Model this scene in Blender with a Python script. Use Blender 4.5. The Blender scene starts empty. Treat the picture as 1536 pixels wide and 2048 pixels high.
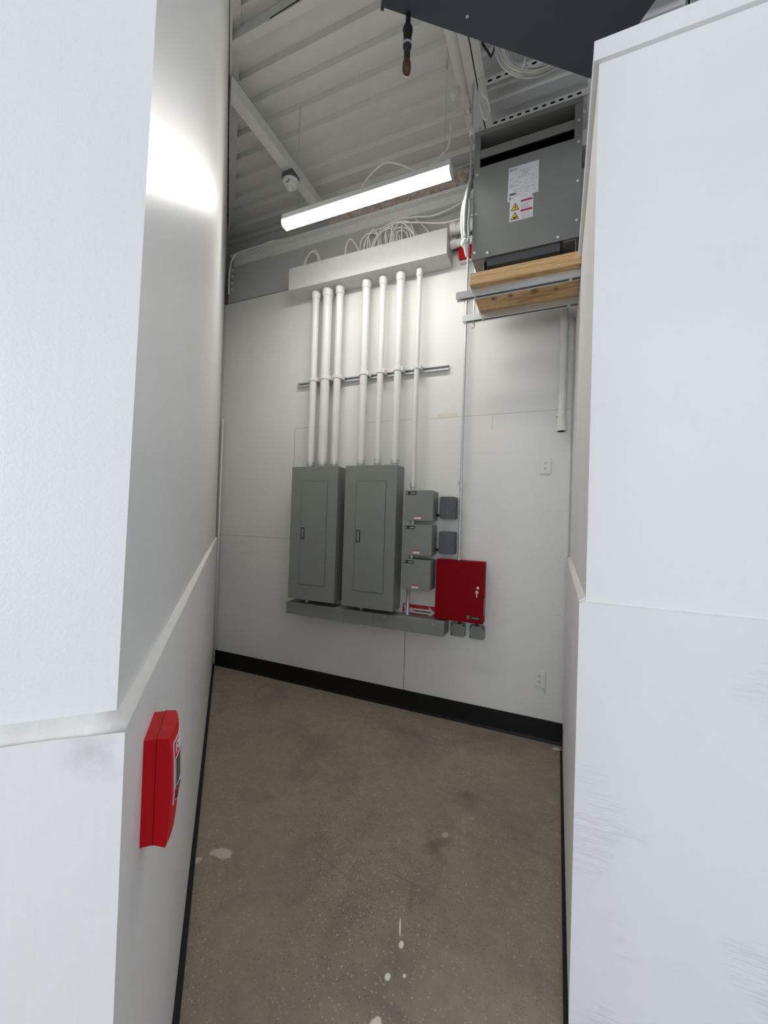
import bpy, bmesh, math, random
from mathutils import Vector, Matrix
random.seed(7)
S = bpy.context.scene
COL = S.collection
PI = math.pi

# ------------------------------------------------------------------ helpers
def link(name, me, mat, parent=None):
    o = bpy.data.objects.new(name, me)
    COL.objects.link(o)
    if mat is not None:
        for m in (mat if isinstance(mat, (list, tuple)) else [mat]):
            o.data.materials.append(m)
    if parent is not None:
        o.parent = parent
        o.matrix_parent_inverse = Matrix.Translation(-parent.location)
    return o

def obj(name, bm, mat, parent=None, smooth=False, auto=None):
    me = bpy.data.meshes.new(name)
    bmesh.ops.recalc_face_normals(bm, faces=bm.faces)
    bm.to_mesh(me); bm.free()
    if smooth:
        for p in me.polygons: p.use_smooth = True
        if auto:
            me.set_sharp_from_angle(angle=math.radians(auto))
    return link(name, me, mat, parent)

def thing(name, label, cat, loc=(0, 0, 0), group=None):
    o = bpy.data.objects.new(name, None)
    o.empty_display_size = 0.05
    o.location = loc
    COL.objects.link(o)
    return tag(o, label, cat, group)

def tag(o, label, cat, group=None):
    o['label'] = label; o['category'] = cat
    if group: o['group'] = group
    return o

def struct(o):
    o['kind'] = 'structure'
    return o

def B(): return bmesh.new()

def box(bm, x0, x1, y0, y1, z0, z1, bev=0, seg=2, mi=0):
    if x0 > x1: x0, x1 = x1, x0
    if y0 > y1: y0, y1 = y1, y0
    if z0 > z1: z0, z1 = z1, z0
    r = bmesh.ops.create_cube(bm, size=1)
    vs = r['verts']
    for v in vs:
        v.co = Vector((x0 if v.co.x < 0 else x1, y0 if v.co.y < 0 else y1, z0 if v.co.z < 0 else z1))
    fs = set(f for v in vs for f in v.link_faces)
    for f in fs: f.material_index = mi
    if bev:
        es = list(set(e for v in vs for e in v.link_edges))
        bmesh.ops.bevel(bm, geom=es, offset=bev, segments=seg, profile=.5, affect='EDGES')
    return bm

def rbox(bm, x0, x1, y0, y1, z0, z1, r, axis='y', seg=5, mi=0):
    """box whose edges along one axis are rounded"""
    n0 = len(bm.verts)
    res = bmesh.ops.create_cube(bm, size=1)
    vs = res['verts']
    for v in vs:
        v.co = Vector((x0 if v.co.x < 0 else x1, y0 if v.co.y < 0 else y1, z0 if v.co.z < 0 else z1))
    for f in set(f for v in vs for f in v.link_faces): f.material_index = mi
    k = 'xyz'.index(axis)
    es = [e for e in set(e for v in vs for e in v.link_edges)
          if abs((e.verts[0].co - e.verts[1].co).normalized()[k]) > .9]
    bmesh.ops.bevel(bm, geom=es, offset=r, segments=seg, profile=.5, affect='EDGES')
    return bm

def cyl(bm, p0, p1, r, seg=16, r2=None, caps=True, mi=0):
    p0 = Vector(p0); p1 = Vector(p1); d = p1 - p0
    q = d.to_track_quat('Z', 'Y')
    m = Matrix.Translation((p0 + p1) / 2) @ q.to_matrix().to_4x4()
    r_ = bmesh.ops.create_cone(bm, cap_ends=caps, cap_tris=False, segments=seg, radius1=r,
                               radius2=r if r2 is None else r2, depth=d.length, matrix=m)
    for f in set(f for v in r_['verts'] for f in v.link_faces): f.material_index = mi
    return bm

def lathe(bm, c, prof, axis='z', seg=24, sgn=1):
    """prof: list of (radius, offset along axis)"""
    rings = []
    for r, t in prof:
        ring = []
        for i in range(seg):
            a = 2 * PI * i / seg
            u, w = r * math.cos(a), r * math.sin(a)
            p = {'z': (u, w, t * sgn), 'y': (u, t * sgn, w), 'x': (t * sgn, u, w)}[axis]
            ring.append(bm.verts.new(Vector(c) + Vector(p)))
        rings.append(ring)
    for a, b in zip(rings, rings[1:]):
        for i in range(seg):
            bm.faces.new((a[i], a[(i + 1) % seg], b[(i + 1) % seg], b[i]))
    bm.faces.new(rings[0]); bm.faces.new(rings[-1])
    return bm

def prism(bm, poly, z0, z1, mi=0):
    lo = [bm.verts.new((p[0], p[1], z0)) for p in poly]
    hi = [bm.verts.new((p[0], p[1], z1)) for p in poly]
    n = len(poly)
    fs = [bm.faces.new(lo), bm.faces.new(hi)]
    for i in range(n):
        fs.append(bm.faces.new((lo[i], lo[(i + 1) % n], hi[(i + 1) % n], hi[i])))
    for f in fs: f.material_index = mi
    return bm

def extrude_x(bm, prof, x0, x1, mi=0):
    """prof: closed list of (y,z)"""
    a = [bm.verts.new((x0, y, z)) for y, z in prof]
    b = [bm.verts.new((x1, y, z)) for y, z in prof]
    n = len(prof)
    fs = [bm.faces.new(a), bm.faces.new(b)]
    for i in range(n):
        fs.append(bm.faces.new((a[i], a[(i + 1) % n], b[(i + 1) % n], b[i])))
    for f in fs: f.material_index = mi
    return bm

def extrude_y(bm, prof, y0, y1, mi=0):
    a = [bm.verts.new((x, y0, z)) for x, z in prof]
    b = [bm.verts.new((x, y1, z)) for x, z in prof]
    n = len(prof)
    fs = [bm.faces.new(a), bm.faces.new(b)]
    for i in range(n):
        fs.append(bm.faces.new((a[i], a[(i + 1) % n], b[(i + 1) % n], b[i])))
    for f in fs: f.material_index = mi
    return bm

def catmull(pts, n=8):
    P = [Vector(p) for p in pts]
    if len(P) < 3: return P
    P = [P[0] * 2 - P[1]] + P + [P[-1] * 2 - P[-2]]
    out = []
    for i in range(1, len(P) - 2):
        a, b, c, d = P[i - 1:i + 3]
        for k in range(n):
            t = k / n
            out.append(.5 * ((2 * b) + (c - a) * t + (2 * a - 5 * b + 4 * c - d) * t * t + (3 * b - a - 3 * c + d) * t ** 3))
    out.append(P[-2])
    return out

def tube(bm, pts, r, seg=8, n=8, curve=True, ribs=None, closed=False):
    P = catmull(pts, n) if curve else [Vector(p) for p in pts]
    if closed: P = P + [P[0]]
    up = None; rings = []
    for i, p in enumerate(P):
        t = (P[min(i + 1, len(P) - 1)] - P[max(i - 1, 0)]).normalized()
        if up is None:
            up = t.orthogonal().normalized()
        up = (up - t * up.dot(t)).normalized()
        w = t.cross(up)
        rr = r if ribs is None else r * (1 + ribs * (1 if i % 2 else -1))
        rings.append([bm.verts.new(p + (up * math.cos(2 * PI * k / seg) + w * math.sin(2 * PI * k / seg)) * rr) for k in range(seg)])
    for a, b in zip(rings, rings[1:]):
        for k in range(seg):
            bm.faces.new((a[k], a[(k + 1) % seg], b[(k + 1) % seg], b[k]))
    if not closed:
        bm.faces.new(rings[0]); bm.faces.new(rings[-1])
    return bm

def text(name, body, size, mat, parent, loc, w=None, extrude=.0004, rot=(PI / 2, 0, 0)):
    """flat lettering as a mesh, lying on a vertical face that looks towards -y"""
    cu = bpy.data.curves.new(name, 'FONT')
    cu.body = body; cu.size = size; cu.extrude = extrude
    tmp = bpy.data.objects.new(name, cu)
    COL.objects.link(tmp)
    bpy.context.view_layer.update()
    dg = bpy.context.evaluated_depsgraph_get()
    me = bpy.data.meshes.new_from_object(tmp.evaluated_get(dg))
    bpy.data.objects.remove(tmp)
    if w:
        xs = [v.co.x for v in me.vertices]
        k = w / (max(xs) - min(xs)); x0 = min(xs)
        for v in me.vertices: v.co.x = (v.co.x - x0) * k
    M = Matrix.Translation(loc) @ Matrix.Rotation(rot[2], 4, 'Z') @ Matrix.Rotation(rot[0], 4, 'X')
    me.transform(M)
    me.materials.clear()
    return link(name, me, mat, parent)

# ------------------------------------------------------------------ materials
def lin(r, g, b):
    f = lambda c: (c / 255 / 12.92) if c / 255 <= .04045 else ((c / 255 + .055) / 1.055) ** 2.4
    return (f(r), f(g), f(b), 1)

class NT:
    def __init__(s, name):
        s.m = bpy.data.materials.new(name); s.m.use_nodes = True
        s.t = s.m.node_tree; s.n = s.t.nodes
        s.b = s.n['Principled BSDF']
        s.geo = s.n.new('ShaderNodeNewGeometry')
    def node(s, kind, **kw):
        n = s.n.new(kind)
        for k, v in kw.items(): setattr(n, k, v)
        return n
    def L(s, a, b): s.t.links.new(a, b)
    def pos(s, scale=(1, 1, 1), rot=(0, 0, 0)):
        mp = s.node('ShaderNodeMapping'); mp.inputs['Scale'].default_value = scale; mp.inputs['Rotation'].default_value = rot
        s.L(s.geo.outputs['Position'], mp.inputs['Vector'])
        return mp.outputs['Vector']
    def noise(s, scale, detail=4, rough=.55, vec=None, dist=0):
        n = s.node('ShaderNodeTexNoise')
        n.inputs['Scale'].default_value = scale; n.inputs['Detail'].default_value = detail
        n.inputs['Roughness'].default_value = rough; n.inputs['Distortion'].default_value = dist
        s.L(vec if vec is not None else s.pos(), n.inputs['Vector'])
        return n.outputs['Fac']
    def ramp(s, fac, stops, interp='LINEAR'):
        r = s.node('ShaderNodeValToRGB'); cr = r.color_ramp; cr.interpolation = interp
        while len(cr.elements) < len(stops): cr.elements.new(.5)
        for e, (p, c) in zip(cr.elements, stops):
            e.position = p; e.color = c if len(c) == 4 else (*c, 1)
        s.L(fac, r.inputs['Fac'])
        return r.outputs['Color']
    def mix(s, fac, a, b, mode='MIX'):
        n = s.node('ShaderNodeMix', data_type='RGBA', blend_type=mode)
        for i, v in ((0, fac), (6, a), (7, b)):
            if hasattr(v, 'is_linked') or hasattr(v, 'links'): s.L(v, n.inputs[i])
            elif isinstance(v, (int, float)): n.inputs[i].default_value = v
            else: n.inputs[i].default_value = v
        return n.outputs[2]
    def math(s, op, a, b=None, clamp=False):
        n = s.node('ShaderNodeMath', operation=op, use_clamp=clamp)
        for i, v in ((0, a), (1, b)):
            if v is None: continue
            if isinstance(v, (int, float)): n.inputs[i].default_value = v
            else: s.L(v, n.inputs[i])
        return n.outputs[0]
    def bump(s, h, strength=.3, dist=.01, chain=None):
        n = s.node('ShaderNodeBump'); n.inputs['Strength'].default_value = strength; n.inputs['Distance'].default_value = dist
        s.L(h, n.inputs['Height'])
        if chain is not None: s.L(chain, n.inputs['Normal'])
        s.L(n.outputs['Normal'], s.b.inputs['Normal'])
        return n.outputs['Normal']
    def base(s, c):
        if hasattr(c, 'links'): s.L(c, s.b.inputs['Base Color'])
        else: s.b.inputs['Base Color'].default_value = c
    def rough(s, r, metal=0, spec=.5):
        if hasattr(r, 'links'): s.L(r, s.b.inputs['Roughness'])
        else: s.b.inputs['Roughness'].default_value = r
        s.b.inputs['Metallic'].default_value = metal
        s.b.inputs['Specular IOR Level'].default_value = spec

def flat(name, c, rough=.5, metal=0, var=.06, scale=18, bump=0, bscale=120, spec=.5):
    k = NT(name)
    f = k.noise(scale, 3)
    lo = tuple(v * (1 - var) for v in c[:3]); hi = tuple(min(1, v * (1 + var)) for v in c[:3])
    k.base(k.ramp(f, [(.3, lo), (.7, hi)]))
    k.rough(rough, metal, spec)
    if bump: k.bump(k.noise(bscale, 3), bump, .002)
    return k.m

WHITE = (.74, .745, .735, 1)
def wall_paint(name, c, rough, streak=None, grain=0, ripple=.12, lines=None, spec=.5, smudge=None):
    """painted board; streak = (scale vector) of long brush marks"""
    k = NT(name)
    big = k.noise(1.3, 3)
    lo = tuple(v * .97 for v in c[:3]); hi = tuple(min(1, v * 1.02) for v in c[:3])
    colr = k.ramp(big, [(.35, lo), (.65, hi)])
    sep = k.node('ShaderNodeSeparateXYZ'); k.L(k.geo.outputs['Position'], sep.inputs[0])
    ax = {'x': sep.outputs[0], 'y': sep.outputs[1], 'z': sep.outputs[2]}
    if lines:
        # fine joints between the boards: (axis, coord, half width, range axis, lo, hi)
        for (a, v, w, ra, l0, l1, colx) in lines:
            d = k.math('ABSOLUTE', k.math('SUBTRACT', ax[a], v))
            m = k.math('LESS_THAN', d, w)
            m = k.math('MULTIPLY', m, k.math('GREATER_THAN', ax[ra], l0))
            m = k.math('MULTIPLY', m, k.math('LESS_THAN', ax[ra], l1))
            colr = k.mix(m, colr, colx)
    for (p, r, amt, colx) in (smudge or []):
        d = k.node('ShaderNodeVectorMath', operation='DISTANCE'); k.L(k.geo.outputs['Position'], d.inputs[0]); d.inputs[1].default_value = p
        f = k.math('ADD', k.math('DIVIDE', d.outputs['Value'], r), k.math('MULTIPLY', k.math('SUBTRACT', k.noise(55, 4), .5), 1.3))
        m_ = k.math('MULTIPLY', k.math('SUBTRACT', 1, f, True), amt)
        colr = k.mix(m_, colr, colx)
    k.base(colr)
    k.rough(rough, 0, spec)
    ch = k.bump(k.noise(260, 2), ripple, .0015)
    if streak:
        ch = k.bump(k.noise(1, 4, .6, k.pos(streak)), .16, .004, ch)
    if grain:
        gr = k.ramp(k.noise(1, 6, .7, k.pos((5, 5, 75)), 1.4), [(.50, (0, 0, 0)), (.72, (1, 1, 1))])
        patch = k.ramp(k.noise(2.1, 3, .6), [(.5, (0, 0, 0)), (.66, (1, 1, 1))])
        ch = k.bump(k.mix(1.0, gr, patch, 'MULTIPLY'), grain, .003, ch)
    return k.m

M = {}
DK = (.33, .33, .31, 1)
M['back'] = wall_paint('back wall paint', (.79, .785, .755, 1), .5, lines=[
    ('z', 2.328, .017, 'x', -.885, -.725, (.74, .70, .58, 1)),
    ('x', -1.097, .0022, 'z', .14, .66, (.03, .03, .03, 1)),
    ('z', 1.297, .0018, 'x', -3.1, -2.2, (.42, .41, .39, 1)),
    ('z', 2.312, .0018, 'x', -.95, .07, (.46, .45, .42, 1)),
    ('x', -2.232, .0025, 'z', 1.95, 2.31, (.36, .36, .34, 1)),
    ('z', 2.312, .0025, 'x', -2.23, -1.9, (.5, .5, .48, 1)),
    ('z', 2.318, .002, 'x', -1.55, -1.05, (.48, .47, .44, 1)),
    ('x', -.46, .0018, 'z', 2.2, 2.3, (.5, .5, .48, 1)),
])
M['left_up'] = wall_paint('left wall gloss paint', (.79, .79, .77, 1), .34, streak=(16, 16, .35), ripple=.16, spec=.5)
M['left_low'] = wall_paint('left plywood paint', (.79, .785, .765, 1), .42, streak=(26, 26, 1.2), ripple=.1, smudge=[((-.482, .291, 1.243), .030, .42, (.42, .43, .42, 1)), ((-.470, .303, 1.222), .022, .3, (.5, .5, .5, 1))])
M['right_up'] = wall_paint('right wall paint', (.79, .79, .785, 1), .6)
M['right_low'] = wall_paint('right plywood paint', (.77, .77, .77, 1), .6, grain=.55)
M['white'] = flat('white paint', (.72, .72, .70, 1), .5, bump=.08)
M['deck'] = flat('painted steel deck', (.79, .79, .765, 1), .5, var=.03, scale=6)
M['steelwhite'] = flat('white painted steel', (.74, .74, .715, 1), .45, var=.04)
M['pvc'] = flat('white pvc', (.76, .76, .735, 1), .38, var=.03, scale=9)
M['cable'] = flat('white cable jacket', (.84, .84, .81, 1), .4)
M['beam'] = flat('grey white beam paint', (.50, .50, .485, 1), .5, var=.03, scale=6)
M['trough'] = flat('white sheet metal', (.60, .60, .59, 1), .45, var=.03)
M['caulk'] = flat('caulk', (.80, .785, .735, 1), .6, var=.05, bump=.4, bscale=60)
M['grey'] = flat('grey enamel', lin(134, 137, 132), .42, var=.03, scale=5)
M['greyd'] = flat('grey enamel gap', lin(52, 54, 54), .6)
M['xfmr'] = flat('transformer grey enamel', lin(130, 132, 128), .45, var=.03, scale=5)
M['plastic'] = flat('dark grey plastic', lin(88, 91, 93), .45)
M['slate'] = flat('dark slate enamel', lin(66, 73, 82), .5, var=.05, scale=3)
M['black'] = flat('black vinyl', (.006, .006, .006, 1), .5, spec=.3)
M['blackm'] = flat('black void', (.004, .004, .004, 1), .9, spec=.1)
M['redp'] = flat('red enamel', lin(136, 0, 12), .5, var=.04, scale=6, spec=.12)
M['redpull'] = flat('red cast housing', lin(194, 2, 22), .42, var=.03, spec=.22)
M['redsign'] = flat('red sticker', lin(190, 22, 34), .5)
M['redlabel'] = flat('red label band', lin(170, 40, 66), .5)
M['ink'] = flat('black ink', (.012, .012, .014, 1), .6)
M['inkgrey'] = flat('grey print', (.36, .36, .37, 1), .7)
M['inkblue'] = flat('blue print', lin(30, 45, 130), .6)
M['yellow'] = flat('yellow warning', lin(224, 184, 30), .5)
M['paper'] = flat('label paper', (.68, .68, .69, 1), .6)
M['pinkpaper'] = flat('white sticker', (.78, .72, .71, 1), .6)
M['brass'] = flat('brass', (.80, .60, .33, 1), .35, metal=.7)
M['chrome'] = flat('bright metal', (.8, .8, .8, 1), .25, metal=1)
M['rust'] = flat('brown cap', lin(78, 52, 34), .5, var=.25, scale=60)
M['blackpipe'] = flat('black iron pipe', lin(34, 30, 28), .5, var=.2, scale=60)
M['palering'] = flat('pale blue ring', lin(150, 170, 180), .4)
M['clear'] = flat('smoked lens', (.05, .055, .055, 1), .15)
M['card'] = flat('cardboard', lin(158, 112, 84), .8, var=.08, scale=12)

def galv(name, c=(.62, .64, .65)):
    k = NT(name)
    v = k.node('ShaderNodeTexVoronoi'); v.inputs['Scale'].default_value = 90
    k.L(k.pos(), v.inputs['Vector'])
    k.base(k.mix(.35, (*c, 1), k.ramp(v.outputs['Distance'], [(0, tuple(x * .8 for x in c)), (1, tuple(min(1, x * 1.2) for x in c))])))
    k.rough(.42, .8)
    return k.m
M['galv'] = galv('galvanised steel')
M['wire'] = flat('bright wire', (.80, .80, .78, 1), .28, metal=.45, var=.04)

M['flex'] = flat('flexible conduit steel', (.50, .51, .51, 1), .4, metal=.6, var=.04)
def wood():
    k = NT('pine lumber')
    v = k.pos((1.1, 9, 30))
    f = k.noise(2.2, 5, .6, v, .9)
    c1 = k.ramp(f, [(.25, lin(172, 130, 82)), (.5, lin(224, 188, 138)), (.75, lin(236, 206, 160))])
    # cathedral growth rings
    w = k.node('ShaderNodeTexWave', wave_type='RINGS', rings_direction='Y')
    w.inputs['Scale'].default_value = 7; w.inputs['Distortion'].default_value = 6; w.inputs['Detail'].default_value = 2
    w.inputs['Detail Scale'].default_value = 1.5
    k.L(k.pos((1.0, 4, 3)), w.inputs['Vector'])
    c2 = k.mix(k.math('MULTIPLY', w.outputs['Fac'], .4), c1, lin(176, 126, 74))
    # knots
    sep = k.node('ShaderNodeSeparateXYZ'); k.L(k.geo.outputs['Position'], sep.inputs[0])
    for (kx, ky, kr) in ((-.40, 2.55, .016), (-.30, 2.55, .016), (-.16, 2.55, .022), (-.04, 2.57, .012)):
        dx = k.math('SUBTRACT', sep.outputs[0], kx); dy = k.math('SUBTRACT', sep.outputs[1], ky)
        d = k.math('SQRT', k.math('ADD', k.math('MULTIPLY', dx, dx), k.math('MULTIPLY', k.math('MULTIPLY', dy, dy), .6)))
        d = k.math('ADD', d, k.math('MULTIPLY', k.math('SUBTRACT', k.noise(40), .5), .012))
        m = k.math('SUBTRACT', 1, k.math('DIVIDE', d, kr * 1.5), clamp=True)
        c2 = k.mix(m, c2, lin(96, 60, 30))
    k.base(c2); k.rough(.65, 0, .3)
    k.bump(f, .15, .002)
    return k.m
M['wood'] = wood()

def wool():
    k = NT('mineral wool')
    f = k.noise(30, 5, .7)
    k.base(k.ramp(f, [(.3, lin(150, 128, 112)), (.55, lin(212, 198, 190)), (.8, lin(222, 202, 150))]))
    k.rough(.95, 0, .1)
    k.bump(k.noise(80, 4), .9, .02)
    return k.m
M['wool'] = wool()

def concrete():
    k = NT('polished concrete')
    p = k.pos()
    big = k.noise(1.6, 5, .6, p, .6)
    c = k.ramp(big, [(.25, lin(127, 116, 104)), (.42, lin(151, 138, 122)), (.58, lin(160, 145, 128)), (.78, lin(136, 130, 117))])
    cool = k.noise(2.6, 4, .6, k.pos((1, 1, 1), (0, 0, .8)), 1.2)
    c = k.mix(k.ramp(cool, [(.52, (0, 0, 0)), (.72, (.75, .75, .75))]), c, lin(120, 116, 105))
    mott = k.noise(16, 6, .7)
    c = k.mix(k.ramp(mott, [(.35, (.35, .35, .35)), (.65, (0, 0, 0))]), c, lin(117, 107, 93))
    # aggregate: pale and dark stones
    def specks(scale, thr, colr, amt, dens_scale):
        v = k.node('ShaderNodeTexVoronoi'); v.inputs['Scale'].default_value = scale
        k.L(p, v.inputs['Vector'])
        m = k.math('LESS_THAN', v.outputs['Distance'], thr)
        sep = k.node('ShaderNodeSeparateColor'); k.L(v.outputs['Color'], sep.inputs[0])
        m = k.math('MULTIPLY', m, k.math('GREATER_THAN', sep.outputs[0], .55))
        dn = k.ramp(k.noise(dens_scale, 3), [(.4, (.15, .15, .15)), (.6, (1, 1, 1))])
        m = k.math('MULTIPLY', m, dn)
        return k.math('MULTIPLY', m, amt)
    c = k.mix(specks(75, .26, None, .5, 2.0), c, lin(205, 190, 170))
    c = k.mix(specks(105, .27, None, .7, 1.7), c, lin(85, 77, 67))
    c = k.mix(specks(42, .16, None, .5, 2.3), c, lin(214, 203, 183))
    # paint splashes and worn patches with a shape of their own
    sep = k.node('ShaderNodeSeparateXYZ'); k.L(k.geo.outputs['Position'], sep.inputs[0])
    nz = k.math('MULTIPLY', k.math('SUBTRACT', k.noise(22, 4), .5), 1.6)
    nzs = k.math('MULTIPLY', k.math('SUBTRACT', k.noise(8, 3), .5), .7)
    def blob(x, y, rx, ry, colr, amt, ang=0., n=None, soft=.25):
        nonlocal c
        dx = k.math('SUBTRACT', sep.outputs[0], x); dy = k.math('SUBTRACT', sep.outputs[1], y)
        ca, sa = math.cos(ang), math.sin(ang)
        u = k.math('DIVIDE', k.math('ADD', k.math('MULTIPLY', dx, ca), k.math('MULTIPLY', dy, sa)), rx)
        w = k.math('DIVIDE', k.math('SUBTRACT', k.math('MULTIPLY', dy, ca), k.math('MULTIPLY', dx, sa)), ry)
        d = k.math('SQRT', k.math('ADD', k.math('MULTIPLY', u, u), k.math('MULTIPLY', w, w)))
        if n is not None: d = k.math('ADD', d, n)
        m = k.math('DIVIDE', k.math('SUBTRACT', 1, d), soft, clamp=True)
        m = k.math('MINIMUM', k.math('MAXIMUM', m, 0), 1)
        c = k.mix(k.math('MULTIPLY', m, amt), c, colr)
    pw = lin(250, 244, 231)
    blob(-1.335, 1.395, .055, .03, lin(207, 195, 181), .8, .3, nz)
    blob(-1.41, 1.315, .03, .018, lin(205, 195, 181), .8, .9, nz)
    blob(-.474, 1.375, .010, .016, pw, .95, .2, nzs)
    blob(-.500, 1.43, .0035, .04, pw, .9, .35, nzs)
    blob(-.479, 1.262, .011, .014, pw, .95, 0, nzs)
    blob(-.43, 1.288, .006, .008, pw, .8, 0, nzs)
    blob(-.463, 1.13, .02, .03, pw, .8, 0, nz)
    blob(-.46, 1.93, .02, .02, lin(201, 189, 173), .7, 0, nz)
    blob(.03, 2.975, .028, .02, lin(226, 215, 200), .9, .4, nzs)
    # darker marks
    blob(-.487, 1.85, .10, .045, lin(94, 85, 74), .55, .9, nz, .8)
    blob(-.42, 2.25, .09, .05, lin(107, 98, 85), .5, 0, nz, .8)
    blob(-1.43, 2.3, .35, .12, lin(112, 106, 92), .5, -.3, nz, .9)
    blob(-.95, 2.72, .38, .12, lin(114, 104, 98), .6, -.1, nz, .9)
    blob(-.55, 1.62, .12, .006, lin(109, 100, 88), .5, -.1, nzs, .8)
    blob(-.86, 1.55, .16, .007, lin(112, 102, 90), .5, -.25, nzs, .8)
    blob(-.5, 1.55, .02, .11, lin(107, 98, 85), .45, .25, nz, .8)
    blob(-.15, 2.2, .2, .7, lin(120, 113, 100), .35, 0, nz, .9)
    k.base(c)
    k.rough(k.math('ADD', k.math('MULTIPLY', big, .25), .30), 0, .35)
    k.bump(mott, .08, .003)
    return k.m
M['floor'] = concrete()

def lens(nm, st):
    k = NT(nm)
    k.base((.9, .9, .9, 1)); k.rough(.4)
    k.b.inputs['Emission Color'].default_value = (1, .975, .92, 1)
    k.b.inputs['Emission Strength'].default_value = st
    return k.m
M['lens'] = lens('led lens flank', 10)
M['lens2'] = lens('led lens shoulder', 12)
M['lens3'] = lens('led lens bottom', 57)

# ------------------------------------------------------------------ camera
cam = bpy.data.cameras.new('camera'); co = bpy.data.objects.new('camera', cam); COL.objects.link(co)
yaw, pit, rol = math.radians(-23.4), math.radians(.774), math.radians(-1.837)
fw = Vector((math.sin(yaw) * math.cos(pit), math.cos(yaw) * math.cos(pit), math.sin(pit)))
rt = Vector((math.cos(yaw), -math.sin(yaw), 0)); dn = fw.cross(rt)
rt2 = math.cos(rol) * rt + math.sin(rol) * dn
dn2 = -math.sin(rol) * rt + math.cos(rol) * dn
m = Matrix(((rt2.x, -dn2.x, -fw.x, 0), (rt2.y, -dn2.y, -fw.y, 0), (rt2.z, -dn2.z, -fw.z, 1.52), (0, 0, 0, 1)))
co.matrix_world = m
cam.sensor_fit = 'VERTICAL'; cam.sensor_height = 24; cam.lens = 802 / 2048 * 24
cam.clip_start = .02
S.camera = co

# ------------------------------------------------------------------ setting
YB = 3.04                                  # back wall
LA = Vector((-.457, .316, 0)); LB = Vector((-3.13, 3.04, 0))
LD = (LB - LA).normalized(); LN = Vector((LD.y, -LD.x, 0))     # LN looks into the alcove
ZC = 4.40

struct(obj('floor', box(B(), -6, 4, -5, 3.3, -.1, 0), M['floor']))

# roof deck: trapezoid ribs running along x
prof = []
y = -5 + .02
pts = []
pitch = .1525
y0 = 3.019 - pitch * 52
for i in range(55):
    a = y0 + i * pitch
    pts += [(a - .026, ZC), (a - .012, ZC + .032), (a + .036, ZC + .032), (a + .050, ZC)]
pr = pts + [(pts[-1][0], ZC + .10), (pts[0][0], ZC + .10)]
struct(obj('ceiling', extrude_x(B(), pr, -6, 4), M['deck']))

# back wall: board face, then a recess behind the roof beam
bm = B()
box(bm, -5.2, .072, YB, YB + .25, 0, 3.62)
box(bm, .072, 4, YB + .012, YB + .25, 0, 3.62)
box(bm, -5.2, 4, YB + .10, YB + .25, 3.62, 4.0)
box(bm, -5.2, 4, YB + .22, YB + .25, 4.0, 4.44)
struct(obj('wall_back', bm, M['back']))

# left wall: plywood wainscot standing proud of the gloss painted upper wall
c3 = LA - LN * 3.2
bm = B()
prism(bm, [LA, LB, (-5.2, 3.04, 0), (-5.2, c3.y, 0), c3], .022, 1.268)
wl = struct(obj('wall_left', bm, M['left_low']))
bm = B()
na0 = LA - LN * .012 + LD * .012
na1 = LA + LN * .031 + LD * .012
far0 = LB - LN * .016; far1 = LB - LN * .016
c30 = c3 + LD * .012
bv = [bm.verts.new(p) for p in ((na0.x, na0.y, 1.268), (far0.x, far0.y, 1.268), (-5.2, 3.04, 1.268), (-5.2, c3.y, 1.268), (c30.x, c30.y, 1.268))]
tv = [bm.verts.new(p) for p in ((na1.x, na1.y, ZC), (far1.x, far1.y, ZC), (-5.2, 3.04, ZC), (-5.2, c3.y, ZC), (c30.x, c30.y, ZC))]
bm.faces.new(bv); bm.faces.new(tv)
for i in range(5):
    bm.faces.new((bv[i], bv[(i + 1) % 5], tv[(i + 1) % 5], tv[i]))
struct(obj('wall_left_upper', bm, M['left_up']))

# caulk bead along the ledge (down the side and round to the front)
bm = B()
def smooth_noise(n, amp, step=5):
    k = [random.uniform(-1, 1) for _ in range(n // step + 3)]
    out = []
    for i in range(n + 1):
        j, t = divmod(i / step, 1); j = int(j); t = t * t * (3 - 2 * t)
        out.append(amp * (k[j] * (1 - t) + k[j + 1] * t))
    return out
path = []
N1, N2 = 34, 190
for i in range(N1): path.append((LA - LN * (1.2 * (1 - i / N1)), -LD, 1.0))
path.append((LA, (LN - LD), 1.0))                              # mitred corner
for i in range(1, N2 + 1): path.append((LA.lerp(LB - LD * .02, i / N2), LN, 1.0))
nn = len(path)
lo, hi, fine = smooth_noise(nn, 1), smooth_noise(nn, 1, 7), smooth_noise(nn, 1, 2)
prev = None
for i, (p, nrm, _) in enumerate(path):
    t = max(0, (i - N1) / N2)
    h = (.014 if i > N1 else .017) * (1 - .25 * t)
    zl = 1.268 - h * (.55 + .28 * lo[i] + .10 * fine[i])
    zh = 1.268 + h * (.75 + .22 * hi[i])
    ring = [(-.020, zl), (.0004, zl), (.0016, zl + .003), (.0018 + .0006 * fine[i], 1.2675), (-.005, 1.271 + .001 * hi[i]), (-.0125, zh), (-.020, zh)]
    ring = [bm.verts.new(Vector((p.x, p.y, 0)) + nrm * o + Vector((0, 0, z))) for o, z in ring]
    if prev:
        for k in range(len(ring) - 1): bm.faces.new((prev[k], prev[k + 1], ring[k + 1], ring[k]))
    prev = ring
struct(obj('trim_1', bm, M['caulk'], smooth=True))

# the black gap at the foot of the left wall
bm = B()
q0 = LA + LN * .019 + LD * .0; q1 = LB + LN * .019 + LD * .0
prism(bm, [q0, q1 - LD * .02, q1 - LN * .07, q0 - LN * .07], 0, .0215)
prism(bm, [LA + LD * .012 - LN * .06, LA + LD * .012 - LN * 3, LA + LD * .06 - LN * 3, LA + LD * .06 - LN * .06], 0, .022)
struct(obj('baseboard_left', bm, M['black']))

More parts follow.
